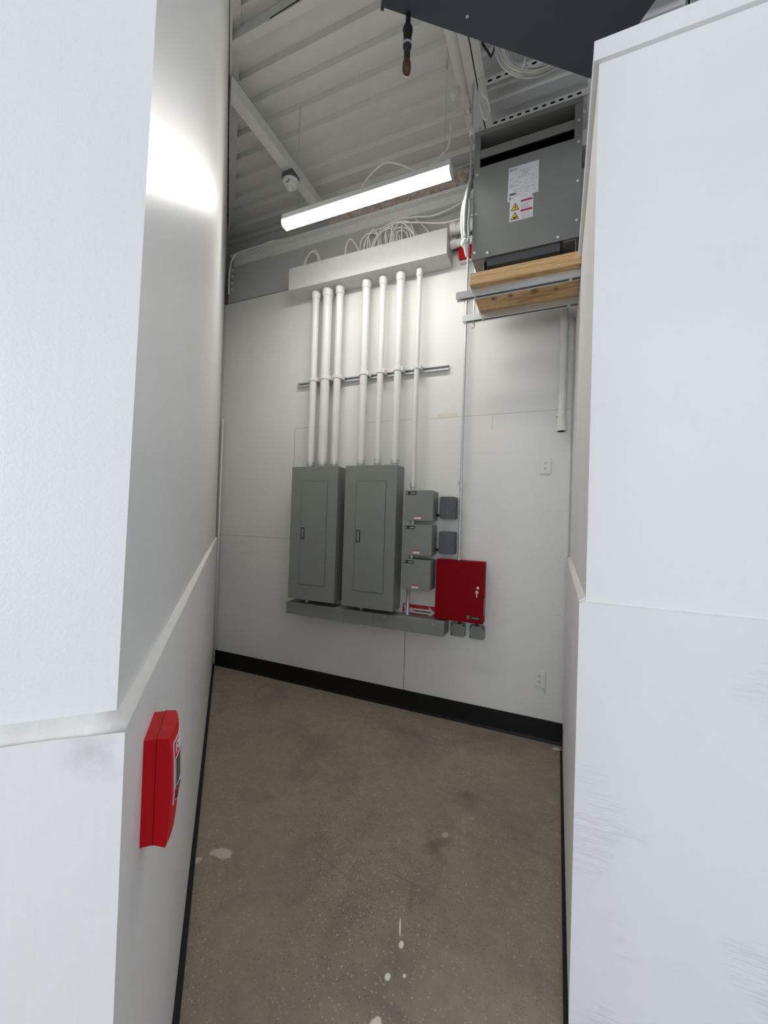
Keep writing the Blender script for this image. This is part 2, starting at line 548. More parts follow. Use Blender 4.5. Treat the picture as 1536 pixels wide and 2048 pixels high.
# right partition: a low room whose top is a storage deck
RT = 3.005
bm = B()
box(bm, .067, 4, 1.36, YB - .03, .022, 1.28)
struct(obj('wall_right', bm, M['right_low']))
bm = B()
box(bm, .085, 4, 1.368, YB - .0, 1.28, RT - .062)
struct(obj('wall_right_upper', bm, M['right_up']))
bm = B()
box(bm, .069, 4, 1.352, YB - .0, RT - .062, RT, .002)
struct(obj('trim_2', bm, M['right_up']))
bm = B()
bmx = [(.067, 1.279), (.067, 1.2815), (.085, 1.297), (.087, 1.279)]
extrude_y(bm, bmx, 1.38, 3.0)
extrude_x(bm, [(1.361, 1.2795), (1.361, 1.2805), (1.368, 1.285), (1.37, 1.279)], .075, 4)
struct(obj('trim_3', bm, M['caulk']))
bm = B()
box(bm, .053, 3.9, 1.362, 2.925, 0, .0215)
struct(obj('baseboard_right', bm, M['black']))

# black cove base along the back wall, returning a hand's width along the right wall
bm = B()
extrude_x(bm, [(YB, .148), (YB - .004, .15), (YB - .007, .145), (YB - .007, .02), (YB - .014, .004), (YB - .014, 0), (YB, 0)], -3.125, .067)
extrude_y(bm, [(.067, .022), (.061, .022), (.061, .15), (.067, .15)], 2.93, YB - .014)
struct(obj('baseboard_back', bm, M['black']))

# ledger angle carrying the deck along the left wall
bm = B()
for (n0, n1, z0, z1) in ((.0, .012, 4.30, 4.398), (.0, .055, 4.388, 4.398)):
    p = LA + LD * .3 + LN * .02; q = LB - LD * .06
    o1 = LN
    prism(bm, [p + o1 * n0, q + o1 * n0, q + o1 * n1, p + o1 * n1], z0, z1)
struct(obj('trim_4', bm, M['steelwhite']))

# ------------------------------------------------------------------ roof beam on the back wall
rb = thing('roof_beam', 'white painted steel roof beam across the top of the back wall, bolted at its left end', 'beam', (-1.5, 3.07, 3.62))
bm = B()
box(bm, -3.12, 1.5, 3.052, 3.075, 3.635, 4.06)
obj('web', bm, M['beam'], rb)
bm = B()
box(bm, -3.05, 1.5, 2.995, 3.075, 4.06, 4.085)
box(bm, -3.05, 1.5, 3.036, 3.052, 3.995, 4.06)
obj('flange', bm, M['steelwhite'], rb)
for z in (3.965, 3.90, 3.835, 3.77):
    bm = B(); lathe(bm, (-3.07, 3.052, z), [(.013, 0), (.013, .006), (.010, .011), (.004, .013)], 'y', 12, -1)
    obj('bolt', bm, M['white'], rb, True)

# mineral wool in the gap above the beam
bm = B()
def clump(cx, cy, cz, rx, ry, rz, n):
    for i in range(n):
        p = Vector((cx + random.uniform(-1, 1) * rx, cy + random.uniform(-1, 1) * ry, cz + random.uniform(-1, 1) * rz))
        r = random.uniform(.018, .04)
        bmesh.ops.create_icosphere(bm, subdivisions=2, radius=r, matrix=Matrix.Translation(p) @ Matrix.Diagonal((random.uniform(1, 2.2), 1, random.uniform(.7, 1.1), 1)))
nx = 90
rows = []
for i in range(nx + 1):
    x = -1.93 + (1.36) * i / nx
    t = i / nx
    ring = []
    for j in range(9):
        a = PI * (.0 + j / 8)
        r = .085 + .02 * math.sin(x * 9) + random.uniform(-.009, .009) + .02 * t
        ring.append(bm.verts.new((x, 3.10 - math.sin(a) * (.085 + random.uniform(-.012, .012)), max(4.087, 4.165 + .02 * t - math.cos(a) * r))))
    rows.append(ring)
for a, b in zip(rows, rows[1:]):
    for j in range(8): bm.faces.new((a[j], a[j + 1], b[j + 1], b[j]))
clump(-.735, 3.03, 4.165, .02, .02, .05, 26)
ins = tag(obj('insulation', bm, M['wool'], smooth=True), 'tan mineral wool stuffed into the gap above the back wall beam', 'insulation')
ins['kind'] = 'stuff'

# ------------------------------------------------------------------ steel above
def wall_y(x, gap=.03): return LA.y + (LA.x - x) / -LD.x * LD.y * 1.0 + gap
def angle(name, label, prof, y1, mat=M['steelwhite']):
    bm = B()
    a = [bm.verts.new((x, wall_y(x), z)) for x, z in prof]; b = [bm.verts.new((x, y1, z)) for x, z in prof]
    n = len(prof); bm.faces.new(a); bm.faces.new(b)
    for i in range(n): bm.faces.new((a[i], a[(i + 1) % n], b[(i + 1) % n], b[i]))
    return tag(obj(name, bm, mat), label, 'beam')
# left angle iron
angle('steel_angle', 'white angle iron below the deck near the left wall, carrying the smoke detector',
      [(-2.035, 4.205), (-1.958, 4.205), (-1.958, 4.285), (-1.966, 4.285), (-1.966, 4.213), (-2.035, 4.213)], 3.02)
bm = B()
extrude_x(bm, [(1.765, 4.33), (1.813, 4.33), (1.813, 4.337), (1.772, 4.337), (1.772, 4.399), (1.765, 4.399)], -1.86, -.2)
tag(obj('steel_purlin', bm, M['steelwhite']), 'white steel purlin crossing the deck near the top of the picture', 'beam')

# joist made of two angles with a gap
js = thing('roof_joist', 'white double angle roof joist running towards the back wall above the transformer', 'beam', (-.52, 2.2, 4.2))
for x0, x1 in ((-.575, -.522), (-.514, -.468)):
    s = 1 if x0 < -.55 else 0
    bm = B()
    box(bm, x0, x1, -3, 3.03, 4.205, 4.212)
    if s: box(bm, x1 - .007, x1, -3, 3.03, 4.212, 4.29)
    else: box(bm, x0, x0 + .007, -3, 3.03, 4.212, 4.29)
    obj('chord_angle', bm, M['steelwhite'], js)
bm = B(); box(bm, -.521, -.515, -3, 3.03, 4.225, 4.32); obj('gap_shade', bm, M['blackm'], js)  # black strip standing in for the shade in the gap between the angles
# round pipe beside it with its end cap
pp = thing('ceiling_conduit', 'fat white pipe strapped beside the roof joist with a closed round end', 'pipe', (-.60, 2.2, 4.24))
bm = B(); lathe(bm, (-.605, 2.56, 4.235), [(.038, -5.2), (.038, -.02), (.033, -.004), (.02, .0)], 'y', 20)
obj('pipe', bm, M['pvc'], pp, True, 40)
bm = B(); box(bm, -.615, -.592, 2.555, 2.585, 4.20, 4.24, .003); obj('end_clip', bm, M['steelwhite'], pp)
bm = B(); box(bm, -.635, -.575, 2.60, 2.72, 4.212, 4.27, .006); obj('junction_block', bm, M['steelwhite'], pp)
bm = B(); lathe(bm, (-.66, 2.43, 4.18), [(.022, 0), (.022, .02), (.012, .028), (.012, .04)], 'y', 14, -1)
obj('clamp_knob', bm, M['steelwhite'], pp, True, 40)

# slotted strut channels over the transformer
def slotted(name, label, x0, x1, y, z, first, n, step):
    t = thing(name, label, 'strut channel', ((x0 + x1) / 2, y, z))
    bm = B()
    extrude_x(bm, [(y, z), (y, z + .041), (y + .041, z + .041), (y + .041, z), (y + .036, z), (y + .036, z + .036), (y + .005, z + .036), (y + .005, z)], x0, x1)
    obj('channel', bm, M['steelwhite'], t)
    for i in range(n):
        x = first + i * step
        bm = B(); rbox(bm, x, x + .028, y - .0006, y + .002, z + .014, z + .027, .006, 'y', 4)
        obj('slot', bm, M['blackm'], t)
slotted('strut_channel', 'white slotted strut channel just above the grey transformer', -.47, .12, 2.725, 4.195, -.463, 11, .051)
slotted('strut_channel', 'white slotted strut channel under the wire coil, nearer than the one over the transformer', -.47, .12, 2.445, 4.195, -.458, 11, .051)

# fine wire stuck to the deck
tag(obj('loose_wire', tube(B(), [(-1.567, 1.7625, 4.332), (-1.47, 1.7600, 4.334), (-1.363, 1.7625, 4.342)], .0024, 6), M['blackpipe']),
    'short dark wire stuck to the near face of the purlin below the deck', 'wire')

# ------------------------------------------------------------------ smoke detector
sd = thing('smoke_detector', 'round white smoke detector hanging from the left angle iron', 'smoke detector', (-1.995, 2.56, 4.12))
bm = B(); box(bm, -2.045, -1.950, 2.50, 2.60, 4.150, 4.2045, .003); obj('mounting_box', bm, M['plastic'], sd)
DX, DY = -1.992, 2.548
bm = B(); lathe(bm, (DX, DY, 4.150), [(.058, 0), (.063, .006), (.063, .016), (.058, .020), (.047, .022), (.045, .044), (.038, .050)], 'z', 32, -1)
obj('body', bm, M['pvc'], sd, True, 30)
bm = B(); lathe(bm, (DX - .004, DY - .006, 4.100), [(.024, 0), (.024, .016), (.021, .022), (.013, .024)], 'z', 24, -1)
obj('sensing_chamber', bm, M['pvc'], sd, True, 30)
bm = B(); box(bm, DX - .010, DX + .012, DY - .0465, DY - .044, 4.108, 4.114); obj('vent_slot', bm, M['blackm'], sd)
bm = B(); box(bm, DX + .012, DX + .018, DY - .0485, DY - .040, 4.120, 4.126); obj('indicator', bm, M['blackm'], sd)

# ------------------------------------------------------------------ light fixture
FX0, FX1, FY = -1.832, -.626, 2.290
lf = thing('strip_light', 'long lit white strip light hanging on two thin cables', 'light fixture', (-1.22, FY, 3.553))
LZ = 3.594
LPR = [(FY - .036, LZ), (FY - .038, LZ - .016), (FY - .031, LZ - .034), (FY - .019, LZ - .042), (FY + .019, LZ - .042), (FY + .031, LZ - .034), (FY + .038, LZ - .016), (FY + .036, LZ)]
bm = B()
extrude_x(bm, LPR, FX0 + .004, FX1 - .004)
bm.normal_update()
for f in bm.faces:
    if len(f.verts) == 4:
        zc = f.calc_center_median().z
        f.material_index = 2 if zc < LZ - .036 else (1 if zc < LZ - .022 else 0)
obj('lens', bm, [M['lens'], M['lens2'], M['lens3']], lf)
bm = B()
extrude_x(bm, [(FY - .037, LZ + .0005), (FY - .033, LZ + .039), (FY + .033, LZ + .039), (FY + .037, LZ + .0005)], FX0, FX1)
obj('housing', bm, M['white'], lf)
for x in (FX0, FX1 - .004):
    bm = B(); extrude_x(bm, [(FY + (p[0] - FY) * 1.04, p[1] - (.0015 if p[1] < LZ - .03 else 0)) for p in LPR], x, x + .004)
    obj('end_cap', bm, M['lens'] if x == FX0 else M['white'], lf)
for xa in (-1.735, -.672):
    bm = B()
    tube(bm, [(xa, FY, LZ + .039), (xa, FY, 4.22)], .0016, 6, curve=False)
    tube(bm, [(xa, FY, 4.22), (xa + .006, FY, 4.30), (xa + .004, FY, 4.399)], .0016, 6)
    tube(bm, [(xa, FY, 4.22), (xa - .006, FY, 4.30), (xa + .004, FY, 4.399)], .0016, 6)
    cyl(bm, (xa, FY, 4.208), (xa, FY, 4.235), .0055, 10)
    obj('suspension_cable', bm, M['galv'], lf)
bm = B(); tube(bm, [(-1.246, 2.30, 3.633), (-1.24, 2.315, 3.685), (-1.202, 2.32, 3.738), (-1.152, 2.32, 3.778), (-1.097, 2.32, 3.804), (-1.051, 2.32, 3.801), (-.987, 2.32, 3.772), (-.915, 2.32, 3.724), (-.837, 2.32, 3.675), (-.76, 2.32, 3.692), (-.705, 2.34, 3.753), (-.671, 2.36, 3.81), (-.665, 2.39, 3.92), (-.668, 2.4, 4.0), (-.645, 2.43, 4.08), (-.61, 2.45, 4.125), (-.585, 2.46, 4.195)], .0055)
obj('power_cord', bm, M['cable'], lf, True)
tag(obj('looped_cable', tube(B(), [(-.49, 2.40, 4.205), (-.475, 2.395, 4.09), (-.449, 2.39, 4.05), (-.433, 2.40, 3.99), (-.448, 2.40, 3.93), (-.47, 2.40, 3.96), (-.49, 2.40, 4.05), (-.505, 2.4, 4.203)], .005), M['cable'], smooth=True),
    'white cable dangling in a loop from the end of the roof joist', 'cable')

# ------------------------------------------------------------------ wire trough and its cables
tr = thing('wire_trough', 'long white sheet metal wire trough high on the back wall', 'cable trough', (-1.5, 2.95, 3.485))
TX0, TX1 = -2.212, -.799
bm = B(); box(bm, TX0, TX1, 2.858, YB, 3.485, 3.672); obj('body', bm, M['trough'], tr)
bm = B(); box(bm, TX0 - .003, TX1 + .003, 2.85, 2.858, 3.483, 3.676, .001); obj('cover', bm, M['trough'], tr)
for x in (-2.12, -1.90, -1.62, -1.32, -.96):
    for z in (3.657, 3.502):
        bm = B(); lathe(bm, (x, 2.85, z), [(.006, 0), (.006, .002), (.003, .004)], 'y', 8, -1)
        obj('screw', bm, M['steelwhite'], tr)
ZT = 3.668
CB = [
 [(-1.48, 2.97, ZT), (-1.471, 2.97, 3.773), (-1.438, 2.97, 3.843), (-1.378, 2.97, 3.901), (-1.241, 2.97, 3.937), (-1.107, 2.97, 3.921), (-.969, 2.97, 3.891), (-.836, 2.97, 3.901), (-.761, 2.97, 3.918), (-.694, 2.97, 3.944), (-.62, 2.97, 4.0), (-.58, 2.97, 4.05)],
 [(-1.46, 2.93, ZT), (-1.438, 2.93, 3.744), (-1.393, 2.93, 3.821), (-1.316, 2.93, 3.866), (-1.224, 2.93, 3.877), (-1.099, 2.93, 3.849), (-.899, 2.93, 3.789), (-.80, 2.93, 3.775), (-.658, 2.93, 3.78), (-.5, 2.93, 3.79)],
 [(-1.72, 2.95, ZT), (-1.714, 2.95, 3.756), (-1.701, 2.95, 3.837), (-1.671, 2.95, 3.871), (-1.628, 2.95, 3.827), (-1.583, 2.95, 3.75), (-1.57, 2.95, ZT)],
 [(-1.60, 2.98, ZT), (-1.59, 2.98, 3.775), (-1.579, 2.98, 3.851), (-1.535, 2.98, 3.894), (-1.49, 2.98, 3.895), (-1.435, 2.98, 3.872), (-1.41, 2.98, 3.8), (-1.405, 2.98, ZT)],
 [(-1.585, 3.02, ZT), (-1.578, 3.02, 3.784), (-1.561, 3.02, 3.877), (-1.5, 3.02, 3.92), (-1.455, 3.02, 3.941), (-1.411, 3.02, 3.942), (-1.35, 3.02, 3.9), (-1.325, 3.02, 3.8), (-1.32, 3.02, ZT)],
 [(-1.55, 2.96, ZT), (-1.543, 2.96, 3.751), (-1.527, 2.96, 3.826), (-1.51, 2.96, 3.854), (-1.49, 2.965, 3.80), (-1.485, 2.965, ZT)],
 [(-1.51, 2.95, ZT), (-1.506, 2.95, 3.748), (-1.5, 2.95, 3.829), (-1.475, 2.95, 3.88), (-1.44, 2.95, 3.89), (-1.41, 2.95, 3.82), (-1.40, 2.95, ZT)],
 [(-1.395, 2.985, ZT), (-1.396, 2.985, 3.785), (-1.399, 2.985, 3.868), (-1.352, 2.985, 3.897), (-1.282, 2.985, 3.887), (-1.235, 2.985, 3.81), (-1.23, 2.985, ZT)],
 [(-1.335, 2.94, ZT), (-1.334, 2.94, 3.741), (-1.341, 2.94, 3.823), (-1.312, 2.94, 3.863), (-1.27, 2.945, 3.82), (-1.262, 2.945, ZT)],
 [(-1.332, 2.97, ZT), (-1.334, 2.97, 3.764), (-1.346, 2.97, 3.852), (-1.325, 2.97, 3.9), (-1.28, 2.975, 3.89), (-1.252, 2.98, 3.8), (-1.25, 2.98, ZT)],
 [(-1.292, 2.96, ZT), (-1.291, 2.96, 3.755), (-1.289, 2.96, 3.831), (-1.244, 2.96, 3.883), (-1.186, 2.96, 3.904), (-1.12, 2.965, 3.85), (-1.095, 2.965, ZT)],
 [(-1.275, 2.95, ZT), (-1.274, 2.95, 3.748), (-1.272, 2.95, 3.836), (-1.214, 2.95, 3.853), (-1.146, 2.95, 3.819), (-1.119, 2.95, 3.75), (-1.11, 2.95, ZT)],
 [(-1.255, 2.96, ZT), (-1.253, 2.96, 3.762), (-1.242, 2.96, 3.819), (-1.209, 2.96, 3.834), (-1.174, 2.96, 3.81), (-1.148, 2.96, 3.759), (-1.14, 2.96, ZT)],
 [(-1.19, 2.93, ZT), (-1.19, 2.93, 3.738), (-1.192, 2.93, 3.818), (-1.195, 2.935, 3.858), (-1.18, 2.97, 3.87), (-1.165, 3.0, 3.8), (-1.16, 3.0, ZT)],
 [(-1.255, 2.99, ZT), (-1.253, 2.99, 3.793), (-1.23, 2.99, 3.868), (-1.17, 2.99, 3.853), (-1.118, 2.99, 3.792), (-1.10, 2.99, ZT)],
 [(-1.36, 3.01, ZT), (-1.345, 3.01, 3.85), (-1.305, 3.01, 3.947), (-1.219, 3.01, 3.957), (-1.151, 3.01, 3.945), (-1.11, 3.01, 3.935), (-1.05, 3.0, 3.868), (-.991, 3.0, 3.789), (-.94, 3.0, ZT)],
 [(-1.30, 2.99, ZT), (-1.27, 2.99, 3.88), (-1.232, 2.99, 3.937), (-1.18, 2.99, 3.911), (-1.128, 2.99, 3.842), (-1.085, 2.99, 3.787), (-1.05, 2.99, ZT)],
 [(-1.29, 2.915, ZT), (-1.27, 2.915, 3.84), (-1.235, 2.915, 3.875), (-1.165, 2.915, 3.843), (-1.113, 2.915, 3.782), (-1.08, 2.915, 3.738), (-1.06, 2.915, ZT)],
 [(-2.135, 2.95, ZT), (-2.13, 2.95, 3.748), (-2.104, 2.95, 3.81), (-2.048, 2.95, 3.852), (-1.996, 2.95, 3.809), (-1.985, 2.95, 3.764), (-1.98, 2.95, ZT)],
 [(-2.14, 2.97, ZT), (-2.137, 2.97, 3.761), (-2.097, 2.97, 3.851), (-2.033, 2.97, 3.87), (-1.988, 2.97, 3.808), (-1.98, 2.97, 3.775), (-1.97, 2.97, ZT)],
]
CL = {0: 'white cable arching out of the trough and up to the top left of the transformer',
      1: 'white cable arching out of the trough and level to the right behind the transformer',
      2: 'single white cable hoop on the trough between the left pair and the tangle',
      18: 'outer white cable hoop of the pair at the left end of the trough',
      19: 'inner white cable hoop of the pair at the left end of the trough'}
for i, pts in enumerate(CB):
    o = obj('cable', tube(B(), pts, .0056, 8), M['cable'], smooth=True)
    tag(o, CL.get(i, 'white cable looping in the tangle above the right half of the trough'), 'cable', 'cables looping out of the trough')

tag(obj('corner_cable', tube(B(), [(-3.072, 3.012, 3.70), (-3.068, 3.005, 3.82), (-3.058, 2.998, 3.896), (-3.04, 2.99, 3.968), (-3.012, 2.982, 4.024), (-2.973, 2.982, 4.062), (-2.891, 2.984, 4.072), (-2.77, 2.984, 4.079), (-2.612, 2.985, 4.078), (-2.55, 2.99, 4.092), (-2.4, 3.02, 4.095)], .008), M['cable'], smooth=True),
    'white cable curving up the back left corner along the roof beam', 'cable')

# two pipes leaving the trough to the right
for (yy, zz, r, nm, lab) in ((2.955, 3.725, .042, 'horizontal_pipe', 'fat white pipe from the right end of the trough, upper of the two'),
                             (2.955, 3.612, .028, 'horizontal_pipe', 'thinner white pipe from the right end of the trough, lower of the two')):
    t = thing(nm, lab, 'pipe', (-.7, yy, zz))
    bm = B(); cyl(bm, (-.797, yy, zz), (-.06, yy, zz), r, 24); obj('pipe', bm, M['pvc'], t, True, 40)
    bm = B(); cyl(bm, (-.796, yy, zz), (-.75, yy, zz), r + .006, 24); obj('coupling', bm, M['pvc'], t, True, 40)
tag(obj('strut_rail', box(B(), -.79, -.06, 3.0, 3.04, 3.642, 3.68), M['blackpipe']), 'dark strut rail on the wall between the two pipes right of the trough', 'strut channel')

# ------------------------------------------------------------------ seven white risers
PY = 2.957
RS = [(-1.995, 1.932, .032, 1.0), (-1.875, 1.932, .0405, 1.0), (-1.755, 1.932, .031, 1.0), (-1.503, 1.932, .032, 1.0), (-1.352, 1.932, .026, 1.0), (-1.199, 1.932, .0305, 1.0), (-1.040, 1.742, .020, 1.0)]
RL = ['white riser pipe, first from the left above the left grey panel',
      'thickest white riser pipe, in the middle above the left grey panel',
      'white riser pipe, third from the left above the left grey panel',
      'white riser pipe above the left part of the right grey panel',
      'thin white riser pipe above the middle of the right grey panel',
      'white riser pipe above the right end of the right grey panel',
      'thinnest white riser pipe, dropping to the small grey enclosures']
for i, (x, zb, r, _) in enumerate(RS):
    t = thing('riser_pipe', RL[i], 'pipe', (x, PY, zb), 'white riser pipes')
    bm = B(); cyl(bm, (x, PY, zb + .03), (x, PY, 3.485), r, 24); obj('pipe', bm, M['pvc'], t, True, 40)
    bm = B(); lathe(bm, (x, PY, 3.485), [(r + .0065, 0), (r + .0065, .052), (r + .004, .056), (r + .004, .066), (r + .0005, .068)], 'z', 24, -1)
    obj('coupling', bm, M['pvc'], t, True, 40)
    bm = B(); lathe(bm, (x, PY, zb), [(r - .004, 0), (r - .004, .018), (r + .003, .020), (r + .003, .05), (r + .0015, .055)], 'z', 20)
    obj('connector', bm, M['galv'], t, True, 40)
    bm = B()
    lathe(bm, (x, PY, 2.688), [(r + .001, 0), (r + .005, .004), (r + .005, .032), (r + .001, .036)], 'z', 24)
    box(bm, x - r - .014, x - r + .004, PY - .010, PY + .05, 2.690, 2.722)
    box(bm, x + r - .004, x + r + .014, PY - .010, PY + .05, 2.690, 2.722)
    obj('strap', bm, M['pvc'], t, True, 40)
st = thing('strut_rail', 'white shallow strut rail fixed across the riser pipes', 'strut channel', (-1.5, 3.02, 2.68))
bm = B()
yy, zz = 3.012, 2.680
extrude_x(bm, [(YB, zz), (YB, zz + .041), (yy, zz + .041), (yy, zz + .030), (yy + .005, zz + .030), (yy + .005, zz + .036), (YB - .003, zz + .036), (YB - .003, zz + .005), (yy + .005, zz + .005), (yy + .005, zz + .011), (yy, zz + .011), (yy, zz)], -2.21, -.80)
obj('channel', bm, M['galv'], st)

# ------------------------------------------------------------------ breaker panels
def panel(label, x0, x1, zb, zt, dx0, dx1, dz0, dz1, hx):
    t = thing('breaker_panel', label, 'electrical panel', ((x0 + x1) / 2, 2.95, zb), 'tall grey breaker panels')
    yf = 2.868
    bm = B(); box(bm, x0 + .006, x1 - .006, yf + .016, YB - .003, zb + .004, zt - .002); obj('body', bm, M['grey'], t)
    bm = B(); box(bm, x0, x1, yf, yf + .018, zb, zt, .003)
    obj('trim_cover', bm, M['grey'], t)
    bm = B(); box(bm, dx0 - .003, dx1 + .003, yf - .0008, yf + .002, dz0 - .003, dz1 + .003); obj('door_gap', bm, M['greyd'], t)
    bm = B(); box(bm, dx0, dx1, yf - .003, yf + .002, dz0, dz1, .001); d = obj('door', bm, M['grey'], t)
    bm = B(); box(bm, hx - .018, hx + .018, yf - .006, yf - .002, 1.316, 1.412, .002); h = obj('latch', bm, M['ink'], d)
    h.matrix_parent_inverse = Matrix.Translation(-Vector(t.location))
    bm = B(); box(bm, hx - .011, hx + .011, yf - .008, yf - .005, 1.324, 1.404, .002); h = obj('latch_paddle', bm, M['grey'], d)
    h.matrix_parent_inverse = Matrix.Translation(-Vector(t.location))
    d.matrix_parent_inverse = Matrix.Translation(-Vector(t.location))
    h.matrix_parent_inverse = Matrix.Identity(4)
    for ch in d.children: ch.matrix_parent_inverse = Matrix.Identity(4)
    # knockouts on the right flank
    for kk, (ky, kz) in enumerate(((2.95, zt - .09), (2.95, zt - .42), (2.95, zb + .36), (2.97, zb + .1))):
        bm = B(); lathe(bm, (x1 - .006, ky, kz), [(.016, 0), (.016, .0012)], 'x', 16)
        obj('knockout', bm, M['grey'], t)
    bm = B(); cyl(bm, (x0 + .14, 2.955, .763), (x0 + .14, 2.955, zb + .006), .016, 16)
    obj('nipple', bm, M['galv'], t, True, 40)
    return t
panel('tall grey breaker panel, left of the two, under three white pipes', -2.122, -1.664, .800, 1.932, -2.012, -1.760, .932, 1.806, -1.988)
panel('tall grey breaker panel, right of the two, beside the small enclosures', -1.594, -1.142, .796, 1.932, -1.487, -1.232, .930, 1.803, -1.459)

# wireway under the panels
ww = thing('wireway', 'long grey wireway channel running under the two breaker panels', 'cable trough', (-1.45, 2.97, .66))
bm = B(); box(bm, -2.147, -.745, 2.895, YB, .662, .762); obj('body', bm, M['grey'], ww)
for x0, x1 in ((-2.150, -1.3125), (-1.3105, -.742)):
    bm = B(); box(bm, x0, x1, 2.888, 2.897, .659, .765, .003); obj('cover', bm, M['grey'], ww)
for x in (-1.22, -.83):
    bm = B(); lathe(bm, (x, 2.888, .742), [(.006, 0), (.006, .002), (.003, .004)], 'y', 8, -1); obj('screw', bm, M['galv'], ww)

# three contactor enclosures
EL = ['small grey enclosure with black name plate, top of the stack of three',
      'small grey enclosure with black name plate, middle of the stack of three',
      'small grey enclosure with black name plate, bottom of the stack of three above the wireway']
for i, (zb, zt) in enumerate(((1.502, 1.735), (1.240, 1.473), (.977, 1.210))):
    dx = -.002 * i
    x0, x1 = -1.081 + dx, -.855 + dx
    yf = 2.893
    t = thing('control_enclosure', EL[i], 'electrical box', ((x0 + x1) / 2, 2.96, zb), 'small grey enclosures')
    bm = B(); rbox(bm, x0 + .002, x1 - .002, yf + .012, YB, zb + .002, zt - .002, .012, 'y', 4); obj('body', bm, M['grey'], t, True, 30)
    bm = B(); box(bm, x0, x1, yf, yf + .014, zb, zt, .003); obj('cover', bm, M['grey'], t)
    bm = B(); box(bm, x0 + .012, x0 + .092, yf - .0014, yf, zt - .034, zt - .011); pz = obj('name_plate', bm, M['ink'], t)
    bm = B()
    obj('plate_emblem', lathe(B(), (x0 + .021, yf - .0012, zt - .0215), [(.005, 0), (.005, .001)], 'y', 12, -1), M['paper'], pz)
    for k in range(7):
        box(bm, x0 + .048 + k * .0055, x0 + .052 + k * .0055, yf - .0022, yf - .0012, zt - .0265, zt - .0195)
    q = obj('plate_lettering', bm, M['paper'], pz); q.matrix_parent_inverse = Matrix.Identity(4)
    bm = B(); box(bm, x0 + .080, x0 + .134, yf - .001, yf, zb + .014, zb + .030); pq = obj('warning_sticker', bm, M['pinkpaper'], t)
    bm = B(); box(bm, x0 + .081, x0 + .133, yf - .0012, yf, zb + .030, zb + .037); q = obj('sticker_band', bm, M['redlabel'], pq); q.matrix_parent_inverse = Matrix.Identity(4)
    if i < 2:
        bm = B(); cyl(bm, (x0 + .05, 2.955, zb - .0285), (x0 + .05, 2.955, zb + .004), .017, 16); obj('nipple', bm, M['galv'], t, True, 40)
# conduit nipple down to the wireway
tag(obj('conduit_nipple', lathe(B(), (-1.056, 2.965, .762), [(.015, 0), (.015, .012), (.0125, .014), (.0125, .200), (.0155, .203), (.0155, .216)], 'z', 18), M['galv'], smooth=True),
    'shiny short metal conduit between the bottom small enclosure and the wireway', 'pipe')

# two dark plastic boxes
for (x0, x1, zb, zt, lab, dz) in ((-.822, -.700, 1.522, 1.692, 'small dark grey hinged plastic box beside the top enclosure', 1.555),
                              (-.822, -.700, 1.258, 1.428, 'small dark grey hinged plastic box just above the red cabinet', 1.29)):
    t = thing('timer_box', lab, 'electrical box', ((x0 + x1) / 2, 3.0, zb), 'dark plastic boxes')
    bm = B(); rbox(bm, x0, x1, 2.985, YB, zb, zt, .014, 'y', 5); obj('body', bm, M['plastic'], t, True, 30)
    bm = B(); rbox(bm, x0 + .001, x1 - .001, 2.955, 2.983, zb + .001, zt - .001, .014, 'y', 5)
    d = obj('door', bm, M['plastic'], t, True, 30)
    bm = B(); box(bm, x1 - .026, x1 - .018, 2.950, 2.956, zb + .055, zb + .085, .002); q = obj('latch', bm, M['plastic'], d); q.matrix_parent_inverse = Matrix.Identity(4)
    bm = B(); cyl(bm, (-.853, 2.985, dz - .008), (-.818, 2.985, dz), .010, 12); obj('coupling', bm, M['blackpipe'], t, True, 40)

# ------------------------------------------------------------------ red control cabinet
RX0, RX1, RZ0, RZ1, RY = -.832, -.472, .772, 1.220, 2.945
t = thing('control_cabinet', 'dark red metal fire control cabinet low on the back wall', 'cabinet', (-.65, 3.0, RZ0))
bm = B(); box(bm, RX0 + .004, RX1 - .004, RY + .016, YB, RZ0 + .004, RZ1 - .003); obj('body', bm, M['redp'], t)
bm = B(); box(bm, RX0, RX1, RY, RY + .018, RZ0, RZ1, .003); d = obj('door', bm, M['redp'], t)
def sub(o): o.matrix_parent_inverse = Matrix.Identity(4); return o
sub(obj('lock', lathe(B(), (-.516, RY, 1.030), [(.011, 0), (.011, .004), (.008, .007)], 'y', 16, -1), M['chrome'], d, True, 40))
bm = B()
lathe(bm, (-.521, RY - .003, 1.000), [(.012, 0), (.012, .002)], 'y', 18, -1)
box(bm, -.5255, -.5175, RY - .005, RY - .003, .962, .992)
sub(obj('key', bm, M['brass'], d))
bm = B()
for k in range(3): box(bm, -.590 + k * .007, -.5855 + k * .007, RY - .001, RY, .800, .824)
box(bm, -.590, -.5715, RY - .001, RY, .808, .814)
sub(obj('emblem', bm, M['inkgrey'], d))
bm = B(); box(bm, -.562, -.492, RY - .001, RY, .799, .820); npz = sub(obj('name_plate', bm, M['ink'], d))
bm = B()
for k in range(8): box(bm, -.554 + k * .0068, -.549 + k * .0068, RY - .0018, RY - .001, .807, .814)
obj('plate_lettering', bm, M['inkgrey'], t)
bm = B(); box(bm, RX1 - .0045, RX1 - .003, RY + .03, RY + .055, .83, .95); obj('side_label', bm, M['pinkpaper'], t)
for x in (-.652, -.525):
    bm = B(); cyl(bm, (x, 3.0, .742), (x, 3.0, .776), .012, 14); obj('nipple', bm, M['blackpipe'], t, True, 40)

